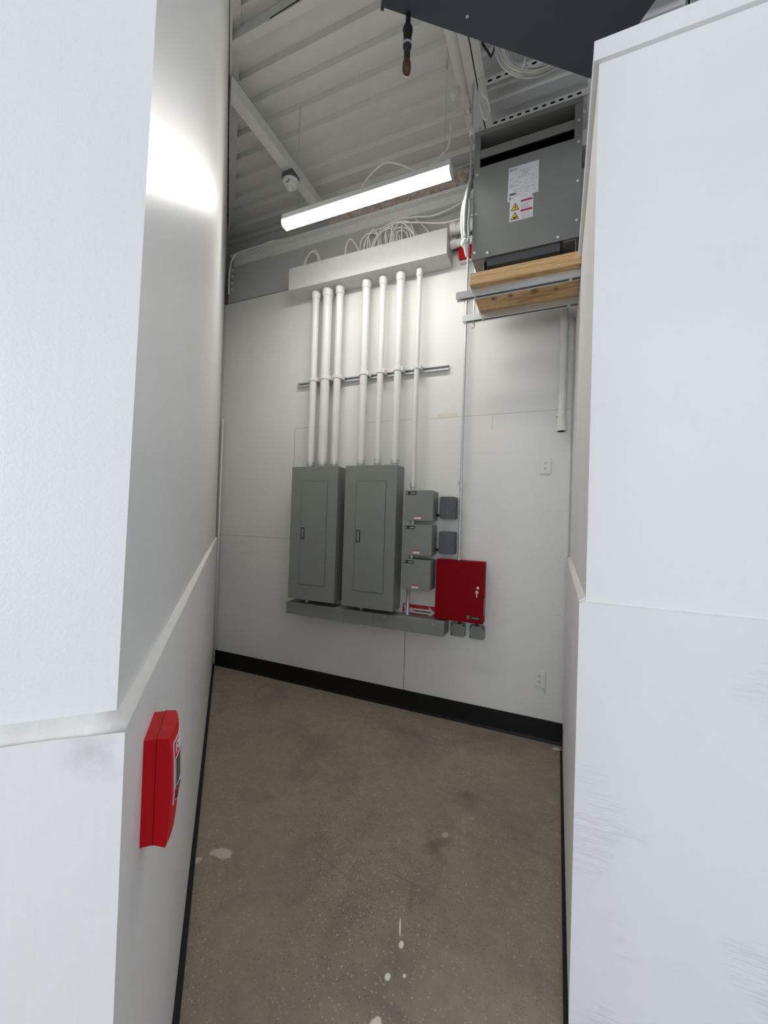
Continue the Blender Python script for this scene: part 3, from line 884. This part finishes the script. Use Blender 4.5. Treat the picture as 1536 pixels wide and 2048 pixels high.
# arrow sign
t = thing('arrow_sign', 'red sticker sign with a white arrow pointing at the red cabinet', 'sign', (-.98, YB, .74))
bm = B(); box(bm, -1.124, -.834, YB - .003, YB, .742, .836); obj('backing', bm, M['redsign'], t)
def polyY(bm, pts, y, th):
    a = [bm.verts.new((x, y, z)) for x, z in pts]; b = [bm.verts.new((x, y - th, z)) for x, z in pts]
    n = len(pts); bm.faces.new(a); bm.faces.new(b)
    for i in range(n): bm.faces.new((a[i], a[(i + 1) % n], b[(i + 1) % n], b[i]))
    return bm
bm = B(); polyY(bm, [(-1.118, .828), (-1.095, .828), (-1.082, .808), (-.905, .808), (-.905, .830), (-.853, .788), (-.905, .748), (-.905, .770), (-1.082, .770), (-1.095, .750), (-1.118, .750), (-1.104, .789)], YB - .003, .0008)
obj('arrow', bm, M['pinkpaper'], t)
bm = B()
x = -1.028
for k in range(19):
    w = random.choice((.004, .006, .007)); h = random.choice((.0045, .006, .0065))
    box(bm, x, x + w, YB - .0046, YB - .0036, .789 - h, .789 + h * .8)
    x += w + random.choice((.0012, .0016, .002))
    if x > -.872: break
obj('lettering', bm, M['ink'], t)

# weatherproof boxes below the cabinet
for x0, lab in ((-.724, 'grey square junction box under the red cabinet, next to the wireway'), (-.581, 'grey square junction box under the right corner of the red cabinet')):
    t = thing('junction_box', lab, 'electrical box', (x0 + .055, 3.02, .645), 'square junction boxes')
    x1 = x0 + .112; zb, zt = .645, .744
    bm = B(); rbox(bm, x0, x1, 3.012, YB, zb, zt, .014, 'y', 5); obj('body', bm, M['grey'], t, True, 30)
    bm = B(); rbox(bm, x0 + .001, x1 - .001, 3.0, 3.011, zb + .001, zt - .001, .014, 'y', 5); obj('lid', bm, M['grey'], t, True, 30)
    for (sx, sz) in ((x0 + .012, zt - .012), (x1 - .012, zt - .012), (x0 + .012, zb + .012)):
        bm = B(); lathe(bm, (sx, 3.0, sz), [(.0062, 0), (.0062, .0012)], 'y', 10, -1); obj('screw_recess', bm, M['ink'], t)

# outlets
for zc, lab in ((1.920, 'white duplex outlet at chest height near the right corner'), (.428, 'white duplex outlet low on the wall above the black base')):
    xc = -.086
    t = thing('wall_outlet', lab, 'outlet', (xc, YB, zc), 'wall outlets')
    bm = B(); box(bm, xc - .036, xc + .036, YB - .007, YB, zc - .057, zc + .057, .003); obj('cover_plate', bm, M['pvc'], t)
    for s in (1, -1):
        z = zc + s * .0195
        bm = B(); rbox(bm, xc - .0165, xc + .0165, YB - .009, YB - .006, z - .014, z + .014, .009, 'y', 5); f = obj('receptacle', bm, M['pvc'], t, True, 30)
        bm = B()
        box(bm, xc - .0085, xc - .0055, YB - .0095, YB - .0088, z - .002, z + .008)
        box(bm, xc + .0045, xc + .0075, YB - .0095, YB - .0088, z - .001, z + .007)
        lathe(bm, (xc - .0005, YB - .0088, z - .007), [(.0032, 0), (.0032, .0007)], 'y', 10, -1)
        q = obj('slots', bm, M['ink'], f); q.matrix_parent_inverse = Matrix.Identity(4)
tag(obj('outlet_cord_stub', tube(B(), [(-.064, 3.028, .372), (-.060, 3.026, .355), (-.050, 3.03, .335), (-.046, 3.036, .322)], .004), M['cable'], smooth=True), 'short white wire end under the low outlet', 'wire')

# pipe in the right corner
t = thing('drop_pipe', 'white plastic drain pipe ending in an open socket in the back right corner', 'pipe', (.012, 2.98, 2.147))
bm = B(); cyl(bm, (.011, 2.98, 2.24), (.011, 2.98, 4.38), .0255, 24); obj('pipe', bm, M['pvc'], t, True, 40)
bm = B(); lathe(bm, (.011, 2.98, 2.147), [(.0325, 0), (.0335, .004), (.0335, .022), (.0305, .024), (.0305, .07), (.027, .095)], 'z', 24); obj('socket', bm, M['pvc'], t, True, 40)
bm = B(); lathe(bm, (.011, 2.98, 2.1465), [(.026, 0), (.026, .001)], 'z', 20); obj('socket_mouth', bm, M['blackm'], t)
bm = B(); box(bm, -.025, -.008, 3.0, YB, 2.26, 2.272); lathe(bm, (.018, 2.957, 2.268), [(.006, 0), (.006, .006)], 'y', 10, -1); obj('clamp', bm, M['galv'], t)
# thin pipe in the left corner
ccp = LB - LD * .060 + LN * .012
tag(obj('corner_conduit', cyl(B(), (ccp.x, ccp.y, 0), (ccp.x, ccp.y, 2.45), .0085, 12), M['pvc'], smooth=True), 'thin white pipe standing in the back left corner', 'pipe')

# ------------------------------------------------------------------ transformer on its shelf
TX0, TX1, TY0, TY1 = -.520, .076, 2.42, 2.82
tf = thing('transformer', 'big grey dry type transformer on the wooden shelf under the ceiling', 'transformer', (-.22, 2.62, 2.986))
bm = B()
box(bm, TX0 + .004, TX1 - .004, TY0 + .05, TY1, 3.115, 3.66)
obj('core_housing', bm, M['xfmr'], tf)
bm = B(); box(bm, TX0, TX1, TY0, TY0 + .012, 3.106, 3.668, .003); fp = obj('front_panel', bm, M['xfmr'], tf)
for xa, xb in ((TX0, TX0 + .034), (TX1 - .040, TX1)):
    for ya in (TY0 + .003, TY1 - .04):
        obj('post', box(B(), xa, xb, ya, ya + .037, 3.66, 3.862), M['xfmr'], tf)
bm = B(); box(bm, TX0 + .034, TX1 - .04, TY0 + .004, TY0 + .012, 3.727, 3.778, .002); obj('vent_rail', bm, M['xfmr'], tf)
bm = B()
box(bm, TX0, TX1, TY0 - .004, TY1, 3.862, 3.892, .002)
obj('top_cover', bm, M['xfmr'], tf)
bm = B()
box(bm, TX0, TX0 + .004, TY0 + .04, TY1 - .04, 3.12, 3.86)
box(bm, TX1 - .004, TX1, TY0 + .04, TY1 - .04, 3.12, 3.86)
box(bm, TX0, TX1, TY1 - .004, TY1, 3.12, 3.86)
obj('side_panels', bm, M['xfmr'], tf)
bm = B()
extrude_x(bm, [(TY0 + .035, 3.79), (TY0 + .16, 3.86), (TY0 + .163, 3.857), (TY0 + .038, 3.787)], TX0 + .03, TX1 - .03)
extrude_x(bm, [(TY0 + .012, 3.782), (TY0 + .04, 3.79), (TY0 + .04, 3.786), (TY0 + .012, 3.778)], TX0 + .03, TX1 - .03)
obj('louver', bm, M['plastic'], tf)
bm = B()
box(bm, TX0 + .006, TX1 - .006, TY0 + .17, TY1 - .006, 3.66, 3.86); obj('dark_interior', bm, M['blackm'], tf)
# channel feet
for xa, s in ((TX0 + .006, 1), (TX1 - .085, 1)):
    bm = B()
    w = .068
    extrude_y(bm, [(xa, 3.106), (xa + w, 3.106), (xa + w, 2.986), (xa + w - .032, 2.986), (xa + w - .032, 2.990), (xa + w - .005, 2.990), (xa + w - .005, 3.101), (xa, 3.101)], TY0 + .015, TY1 - .02)
    obj('foot', bm, M['xfmr'], tf)
    bm = B(); lathe(bm, (xa + .035, TY0 + .03, 2.986), [(.008, 0), (.008, .008), (.004, .01), (.004, .02)], 'z', 10); obj('anchor_bolt', bm, M['galv'], tf)
bm = B(); box(bm, TX0 + .09, TX1 - .10, TY0 + .02, TY1 - .03, 3.06, 3.115); obj('bottom_pan', bm, M['plastic'], tf)
for (x, z) in ((TX0 + .022, 3.625), (TX0 + .022, 3.385), (TX0 + .022, 3.145), (TX0 + .098, 3.128), (TX1 - .11, 3.128), (TX1 - .018, 3.640), (TX1 - .018, 3.42), (TX1 - .018, 3.20), (TX1 - .02, 3.76)):
    bm = B(); lathe(bm, (x, TY0, z), [(.0085, 0), (.0085, .004), (.004, .007)], 'y', 10, -1); obj('screw', bm, M['galv'], tf, True, 40)
# nameplate and warning sticker
def onpanel(o): o.matrix_parent_inverse = Matrix.Translation(-tf.location) if o.parent is tf else Matrix.Identity(4); return o
bm = B(); polyY(bm, [(-.313, 3.606), (-.146, 3.606), (-.146, 3.420), (-.178, 3.420), (-.178, 3.405), (-.316, 3.405)], TY0, .001)
npl = onpanel(obj('rating_plate', bm, M['paper'], tf))
npl['label'] = 'white printed rating plate'
text('plate_lettering', 'EATON', .022, M['inkblue'], npl, (-.306, TY0 - .001, 3.582), .042).matrix_parent_inverse = Matrix.Identity(4)
bm = B()
for i in range(14):
    z = 3.572 - i * .0118
    xx = -.304 if i > 1 else -.255
    while xx < -.158:
        w = random.uniform(.006, .026)
        if random.random() < .62 and not (.24 < random.random() < .3):
            box(bm, xx, min(xx + w, -.152), TY0 - .0016, TY0 - .001, z, z + random.choice((.0018, .0026)))
        xx += w + .005
box(bm, -.305, -.272, TY0 - .0016, TY0 - .001, 3.488, 3.491)
onpanel(obj('fine_print', bm, M['inkgrey'], npl))
bm = B(); box(bm, -.306, -.270, TY0 - .0017, TY0 - .001, 3.440, 3.448); box(bm, -.304, -.299, TY0 - .0017, TY0 - .001, 3.412, 3.43)
onpanel(obj('print_band', bm, M['ink'], npl))
bm = B(); box(bm, -.302, -.172, TY0 - .0008, TY0, 3.282, 3.4045); ws = onpanel(obj('warning_sticker', bm, M['paper'], tf))
bm = B()
for z in (3.386, 3.328): box(bm, -.240, -.176, TY0 - .0014, TY0 - .0008, z, z + .0105)
onpanel(obj('red_band', bm, M['redlabel'], ws))
bm = B()
for z0 in (3.340, 3.288):
    for k in range(4):
        box(bm, -.238, -.238 + random.uniform(.035, .058), TY0 - .0014, TY0 - .0008, z0 + k * .0095, z0 + k * .0095 + .002)
onpanel(obj('small_print', bm, M['inkgrey'], ws))
for zc in (3.345, 3.290):
    bm = B(); polyY(bm, [(-.296, zc), (-.248, zc), (-.272, zc + .046)], TY0 - .0008, .0006); onpanel(obj('triangle_border', bm, M['ink'], ws))
    bm = B(); polyY(bm, [(-.2905, zc + .0035), (-.2535, zc + .0035), (-.272, zc + .039)], TY0 - .0014, .0005); onpanel(obj('warning_triangle', bm, M['yellow'], ws))
    bm = B()
    if zc > 3.32: polyY(bm, [(-.269, zc + .028), (-.276, zc + .016), (-.272, zc + .016), (-.276, zc + .006), (-.266, zc + .019), (-.270, zc + .019), (-.266, zc + .028)], TY0 - .0019, .0005)
    else: polyY(bm, [(-.283, zc + .006), (-.279, zc + .013), (-.271, zc + .015), (-.263, zc + .021), (-.262, zc + .017), (-.266, zc + .012), (-.262, zc + .006)], TY0 - .0019, .0005)
    onpanel(obj('hazard_symbol', bm, M['ink'], ws))

# shelf boards and strut bearers
bm = B(); box(bm, -.512, .083, 2.355, 2.805, 2.914, 2.985, .002)
tag(obj('shelf_board', bm, M['wood']), 'knotty pine shelf carrying the grey transformer', 'shelf')
def strut(label, x0, x1, y, zt):
    t = thing('strut_channel', label, 'strut channel', ((x0 + x1) / 2, y, zt - .041), 'strut bearers under the shelf')
    bm = B(); z = zt - .041
    extrude_x(bm, [(y, z), (y, zt), (y + .041, zt), (y + .041, z), (y + .031, z), (y + .031, z + .008), (y + .0345, z + .008), (y + .0345, zt - .004), (y + .0065, zt - .004), (y + .0065, z + .008), (y + .010, z + .008), (y + .010, z)], x0, x1)
    obj('channel', bm, M['galv'], t)
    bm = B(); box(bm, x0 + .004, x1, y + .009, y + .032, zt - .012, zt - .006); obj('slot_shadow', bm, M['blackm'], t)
    for x in (-.49, .035):
        bm = B(); lathe(bm, (x, y + .0205, z + .002), [(.012, 0), (.012, .004), (.008, .005), (.008, .012)], 'z', 6, -1); obj('nut', bm, M['galv'], t)
strut('galvanised strut bearer under the front edge of the shelf', -.604, .084, 2.400, 2.913)
strut('galvanised strut bearer under the back of the shelf', -.628, .084, 2.690, 2.913)
# hanger rods
for (x, y, z0, z1, lab) in ((-.541, 2.4205, 2.913, 4.204, 'thin steel rod rising from the front shelf bearer past the left side of the transformer'),
                            (-.553, 2.7105, 2.845, 4.204, 'thin steel rod through the back shelf bearer with a hooked lower end')):
    t = thing('hanger_rod', lab, 'rod', (x, y, z0), 'hanger rods of the shelf')
    bm = B(); cyl(bm, (x, y, z0), (x, y, z1), .0062, 12)
    obj('rod', bm, M['galv'], t, True, 40)
    if y < 2.5:
        bm = B(); lathe(bm, (x, y, 3.885), [(.011, 0), (.017, .01), (.017, .03), (.011, .045)], 'z', 16); obj('bushing', bm, M['pvc'], t, True, 40)
    else:
        bm = B(); tube(bm, [(x, y, 2.848), (x, y, 2.836), (x - .005, y - .002, 2.829), (x - .014, y - .004, 2.829)], .0062); obj('hook', bm, M['galv'], t, True)
        bm = B(); lathe(bm, (x, y, 2.914), [(.012, 0), (.012, .008), (.008, .009), (.008, .014)], 'z', 6); obj('nut', bm, M['galv'], t)

# EMT conduit from the corner fitting to the red cabinet
EX, EY = -.672, 3.0
t = thing('metal_conduit', 'thin metal conduit dropping from the red alarm down the back wall to the red cabinet', 'pipe', (EX, EY, 1.22))
bm = B(); cyl(bm, (EX, EY, 1.235), (EX, EY, 3.492), .0092, 14); obj('tube', bm, M['galv'], t, True, 40)
bm = B(); lathe(bm, (EX, EY, 1.216), [(.013, 0), (.013, .02), (.010, .025)], 'z', 14); obj('connector', bm, M['galv'], t, True, 40)
for z in (1.80, 3.20):
    bm = B(); lathe(bm, (EX, EY, z), [(.0095, 0), (.011, .002), (.011, .016), (.0095, .018)], 'z', 14); box(bm, EX - .03, EX - .009, EY + .012, YB, z, z + .018); box(bm, EX - .012, EX - .008, EY - .004, EY + .014, z, z + .018)
    obj('strap', bm, M['galv'], t)
# fitting and flexible conduit
t = thing('flexible_conduit', 'ribbed silver flexible conduit bending from the transformer side down into a white fitting', 'conduit', (-.55, 2.39, 3.2))
for pts, r in (([(-.525, 2.475, 3.73), (-.533, 2.455, 3.68), (-.546, 2.42, 3.58), (-.555, 2.395, 3.48), (-.558, 2.384, 3.40), (-.557, 2.382, 3.30), (-.551, 2.382, 3.225)], .0125),
               ([(-.525, 2.51, 3.67), (-.556, 2.455, 3.57), (-.576, 2.41, 3.45), (-.578, 2.395, 3.34), (-.566, 2.385, 3.225)], .011)):
    bm = B(); tube(bm, catmull(pts, 30), r, 12, curve=False, ribs=.11); obj('flex_tube', bm, M['flex'], t, True)
bm = B()
bmesh.ops.create_uvsphere(bm, u_segments=20, v_segments=14, radius=.022, matrix=Matrix.Translation((-.556, 2.382, 3.198)) @ Matrix.Diagonal((1.1, .9, 1.35, 1)))
cyl(bm, (-.552, 2.382, 3.185), (-.541, 2.390, 3.115), .016, 16, .009)
obj('round_fitting', bm, M['pvc'], t, True, 50)
bm = B(); cyl(bm, (-.546, 2.372, 3.192), (-.541, 2.350, 3.188), .0125, 6); obj('hex_plug', bm, M['pvc'], t, True, 40)
bm = B(); tube(bm, [(-.565, 2.37, 3.232), (-.545, 2.366, 3.236), (-.524, 2.405, 3.238)], .002, 6); obj('tie_wrap', bm, M['pvc'], t)
# red wall alarm behind it
t = thing('alarm_strobe', 'small red alarm unit on a white base, behind the flexible conduit fitting', 'alarm', (-.69, YB, 3.5))
bm = B(); box(bm, -.738, -.64, 3.006, YB, 3.492, 3.60, .004); obj('base', bm, M['pvc'], t)
bm = B(); box(bm, -.738, -.64, 2.972, 3.006, 3.505, 3.60, .004); obj('housing', bm, M['redpull'], t)

# ------------------------------------------------------------------ coil of wire
t = thing('wire_coil', 'coil of shiny silver wire hanging beneath the ceiling behind the dark box', 'wire coil', (-.22, 2.3, 4.06))
cx, cy, cz = -.135, 2.22, 4.145
ax = Vector((.1, -1, -.12)).normalized(); u = ax.orthogonal().normalized(); w = ax.cross(u)
for i in range(9):
    R = .208 + random.uniform(-.022, .02); off = ax * random.uniform(-.02, .02) + Vector((random.uniform(-.01, .01), 0, random.uniform(-.012, .012)))
    P = [Vector((cx, cy, cz)) + off + (u * math.cos(a) * (1 + .05 * math.sin(i)) + w * math.sin(a)) * R + ax * .006 * math.sin(3 * a + i) for a in [2 * PI * k / 56 for k in range(56)]]
    bm = B(); tube(bm, P, .0045, 7, curve=False, closed=True); obj('wire_turn', bm, M['wire'], t, True)
bm = B(); tube(bm, [(cx - .08, cy - .035, cz - .17), (cx - .095, cy - .03, cz - .225), (cx - .085, cy + .03, cz - .21)], .004); obj('wire_tie', bm, M['wire'], t)
bm = B(); tube(bm, [(cx, cy, cz + .20), (cx, cy + .08, cz + .17), (cx, 2.452, 4.197)], .003); obj('hanging_wire', bm, M['wire'], t)
tag(obj('rod_bracket', tube(B(), [(-.455, 2.25, 4.39), (-.455, 2.25, 4.23), (-.405, 2.25, 4.135), (-.385, 2.25, 4.18), (-.375, 2.25, 4.39)], .007, 8, curve=False), M['blackpipe']),
    'small black bent rod hook between the roof joist and the wire coil', 'hook')

# vertical white conduit to the right of the transformer
t = thing('vertical_conduit', 'white vertical pipe beside the right edge of the transformer', 'pipe', (.122, 2.78, RT))
bm = B(); cyl(bm, (.118, 2.78, RT), (.118, 2.78, 4.40), .012, 14); obj('pipe', bm, M['pvc'], t, True, 40)
bm = B(); cyl(bm, (.118, 2.78, 4.16), (.118, 2.78, 4.21), .024, 16); obj('coupling', bm, M['pvc'], t, True, 40)
bm = B(); box(bm, .085, .15, 2.755, 2.80, 3.90, 4.0, .004); obj('outlet_body', bm, M['pvc'], t)
bm = B(); box(bm, .088, .14, 2.745, 2.79, 3.78, 3.86, .004); obj('clamp', bm, M['xfmr'], t)

# ------------------------------------------------------------------ dark box overhead
DA = Vector((-.669, 1.384, 3.5)); DB = Vector((.118, 1.980, 3.5))
du = (DB - DA).normalized(); dv = Vector((du.y, -du.x, 0))
t = thing('overhead_box', 'dark slate metal box hung overhead at the top right of the opening', 'equipment box', tuple((DA + DB) / 2))
bm = B(); prism(bm, [DA, DB, DB + dv * .55, DA + dv * .55], 3.505, 3.92); obj('body', bm, M['slate'], t)
bm = B()
prism(bm, [DA - du * .012, DA, DA + dv * .55, DA + dv * .55 - du * .012], 3.49, 3.92)
obj('end_flange', bm, M['slate'], t)
bm = B(); p = DA + du * .42 + dv * .028
sp = Vector((-.373, 1.532, 3.505))
lathe(bm, sp, [(.006, 0), (.006, .002), (.003, .004)], 'z', 10, -1); obj('screw', bm, M['chrome'], t)
for a, b in ((.08, .08), (.08, .48), (.9, .08), (.9, .48)):
    q = DA + du * a + dv * b
    bm = B(); cyl(bm, (q.x, q.y, 3.915), (q.x, q.y, 4.402), .006, 8); obj('hanger_rod', bm, M['galv'], t)
# capped pipe dropping from its back edge
hx, hy = -.585, 1.434
t = thing('capped_drop_pipe', 'black pipe stub with a brown cap hanging below the dark overhead box', 'pipe', (hx, hy, 3.26))
hx2 = hx
bm = B(); lathe(bm, (hx, hy, 3.50), [(.010, 0), (.010, .045), (.0185, .058), (.0200, .068), (.0165, .085), (.0155, .108), (.0172, .118), (.0172, .134), (.0125, .141), (.0120, .190)], 'z', 20, -1)
obj('pipe', bm, M['blackpipe'], t, True, 40)
bm = B(); lathe(bm, (hx, hy, 3.381), [(.0174, 0), (.0178, .004), (.0174, .011)], 'z', 20, -1); obj('ring', bm, M['palering'], t, True)
bm = B(); lathe(bm, (hx, hy, 3.314), [(.0122, 0), (.0160, .011), (.0170, .032), (.0158, .046), (.011, .056), (.003, .060)], 'z', 20, -1); obj('cap', bm, M['rust'], t, True)

# ------------------------------------------------------------------ things stored on top of the right partition
t = thing('cardboard_box', 'brown cardboard box on top of the right partition wall', 'box', (.62, 1.75, RT))
bm = B(); box(bm, .46, .80, 1.60, 1.90, RT, RT + .42, .003); obj('carton', bm, M['card'], t)
bm = B(); box(bm, .60, .65, 1.598, 1.902, RT + .2, RT + .422); obj('tape', bm, M['caulk'], t)
t = thing('metal_post', 'grey metal upright standing on the right partition beside the cardboard box', 'post', (.40, 1.72, RT))
bm = B()
box(bm, .385, .425, 1.70, 1.704, RT, ZC); box(bm, .385, .389, 1.70, 1.74, RT, ZC); box(bm, .421, .425, 1.70, 1.74, RT, ZC)
obj('channel', bm, M['xfmr'], t)
bm = B(); box(bm, .35, .46, 1.69, 1.76, RT, RT + .006); obj('foot_plate', bm, M['xfmr'], t)
t = thing('storage_bin', 'grey bin behind the cardboard box on the right partition', 'bin', (.98, 1.75, RT))
bm = B(); box(bm, .84, 1.2, 1.62, 1.95, RT, RT + .36, .01); obj('bin', bm, M['plastic'], t)
bm = B(); box(bm, .83, 1.21, 1.61, 1.96, RT + .36, RT + .39, .006); obj('lid', bm, M['xfmr'], t)

# ------------------------------------------------------------------ pull station on the left wall
def LP(s, n, z): return LA + LD * s + LN * n + Vector((0, 0, z))
ps = thing('fire_pull_station', 'bright red fire alarm pull station on the left wall in the foreground', 'fire alarm', tuple(LP(.17, .0, 1.02)))
bm = B()
def lbox(bm, s0, s1, n0, n1, z0, z1, bev=0):
    r = bmesh.ops.create_cube(bm, size=1)
    for v in r['verts']:
        v.co = LP(s0 if v.co.x < 0 else s1, n0 if v.co.y < 0 else n1, z0 if v.co.z < 0 else z1)
    if bev:
        es = list(set(e for v in r['verts'] for e in v.link_edges))
        bmesh.ops.bevel(bm, geom=es, offset=bev, segments=3, profile=.5, affect='EDGES')
    return bm
lbox(bm, .1245, .2155, 0, .0168, 1.0295, 1.1835); obj('back_box', bm, M['redpull'], ps)
# curved front cover: profile in (n,z), bulging at mid height
bm = B()
prof = [(.017, 1.030), (.0335, 1.022), (.0365, 1.05), (.0385, 1.09), (.0375, 1.13), (.036, 1.16), (.0345, 1.176), (.032, 1.182), (.017, 1.184)]
a = [bm.verts.new(LP(.124, n, z)) for n, z in prof]; b = [bm.verts.new(LP(.216, n, z)) for n, z in prof]
# the face bows out across its width as well
mids = []
for kf in (.25, .5, .75):
    mids.append([bm.verts.new(LP(.124 + .092 * kf, n + (.006 * math.sin(PI * kf) if n > .03 else 0), z)) for n, z in prof])
rows = [a] + mids + [b]
bm.faces.new(a); bm.faces.new(b)
for r0, r1 in zip(rows, rows[1:]):
    for i in range(len(prof)):
        bm.faces.new((r0[i], r1[i], r1[(i + 1) % len(prof)], r0[(i + 1) % len(prof)]))
cv = obj('front_cover', bm, M['redpull'], ps, True, 30)
def face_n(s, z):
    kf = (s - .124) / .092
    for (n0, z0), (n1, z1) in zip(prof[1:7], prof[2:8]):
        if z0 <= z <= z1: return n0 + (n1 - n0) * (z - z0) / (z1 - z0) + .006 * math.sin(PI * kf)
    return .036
# white outline of the handle recess, following the bowed face
def outline(pts, r):
    P = []
    for (s0, z0), (s1, z1) in zip(pts, pts[1:]):
        for k in range(6):
            s = s0 + (s1 - s0) * k / 6; z = z0 + (z1 - z0) * k / 6
            P.append(LP(s, face_n(s, z) + .0004, z))
    return P
bm = B(); tube(bm, outline([(.136, 1.075), (.136, 1.168), (.204, 1.168), (.204, 1.075), (.136, 1.075)], 0), .0009, 6, curve=False)
q = obj('white_outline', bm, M['paper'], cv); q.matrix_parent_inverse = Matrix.Identity(4)
bm = B(); tube(bm, outline([(.143, 1.095), (.143, 1.140), (.197, 1.140), (.197, 1.095), (.143, 1.095)], 0), .0008, 6, curve=False)
q = obj('handle_outline', bm, M['paper'], cv); q.matrix_parent_inverse = Matrix.Identity(4)
# dark handle grip and raised pull bar
bm = B()
for k in range(8):
    s0 = .147 + k * .0058; s1 = s0 + .0058
    v = [bm.verts.new(LP(s, face_n(s, z) + .0012, z)) for s, z in ((s0, 1.098), (s1, 1.098), (s1, 1.136), (s0, 1.136))]
    bm.faces.new(v)
r = bmesh.ops.extrude_face_region(bm, geom=list(bm.faces))
for v in [e for e in r['geom'] if isinstance(e, bmesh.types.BMVert)]: v.co -= LN * .002
q = obj('pull_handle', bm, M['clear'], ps)
bm = B(); lbox(bm, .150, .190, .038, .0430, 1.078, 1.092, .002); obj('pull_bar', bm, M['blackpipe'], ps)
# wordmark on the face: FIRE on the upper band
bm = B()
def stroke(s0, z0, s1, z1):
    P = [LP(s0 + (s1 - s0) * k / 4, face_n(s0 + (s1 - s0) * k / 4, z0 + (z1 - z0) * k / 4) + .0004, z0 + (z1 - z0) * k / 4) for k in range(5)]
    tube(bm, P, .0010, 5, curve=False)
zb, zt, zm = 1.147, 1.162, 1.155
x = .148
for ch in 'FIRE':
    w = .009
    stroke(x, zb, x, zt)
    if ch in 'FRE': stroke(x, zt, x + w, zt); stroke(x, zm, x + w * .8, zm)
    if ch == 'E': stroke(x, zb, x + w, zb)
    if ch == 'R': stroke(x + w, zt, x + w, zm); stroke(x + w * .4, zm, x + w, zb)
    x += .006 if ch == 'I' else w + .005
q = obj('lettering', bm, M['paper'], cv); q.matrix_parent_inverse = Matrix.Identity(4)
bm = B(); lbox(bm, .1238, .2162, .0164, .0174, 1.0288, 1.1842); obj('cover_seam', bm, M['redp'], ps)

# ------------------------------------------------------------------ light
w = bpy.data.worlds.new('world'); S.world = w; w.use_nodes = True
bg = w.node_tree.nodes['Background']
bg.inputs[0].default_value = (.83, .90, 1.02, 1)
bg.inputs[1].default_value = .73
def area(name, loc, tgt, sx, sy, power, colr):
    l = bpy.data.lights.new(name, 'AREA'); l.shape = 'RECTANGLE'; l.size = sx; l.size_y = sy; l.energy = power; l.color = colr
    o = bpy.data.objects.new(name, l); COL.objects.link(o); o.location = loc
    o.rotation_euler = (Vector(tgt) - Vector(loc)).to_track_quat('-Z', 'Y').to_euler()
    return o
# daylight through the shop front behind the camera
area('shopfront_daylight', (-1.0, -4.6, 1.9), (0.4, 1, 1.5), 5.0, 2.6, 150, (.85, .90, 1))

vs = S.view_settings
vs.view_transform = 'Standard'; vs.look = 'None'; vs.gamma = 1; vs.use_curve_mapping = False
vs.exposure = 0.25
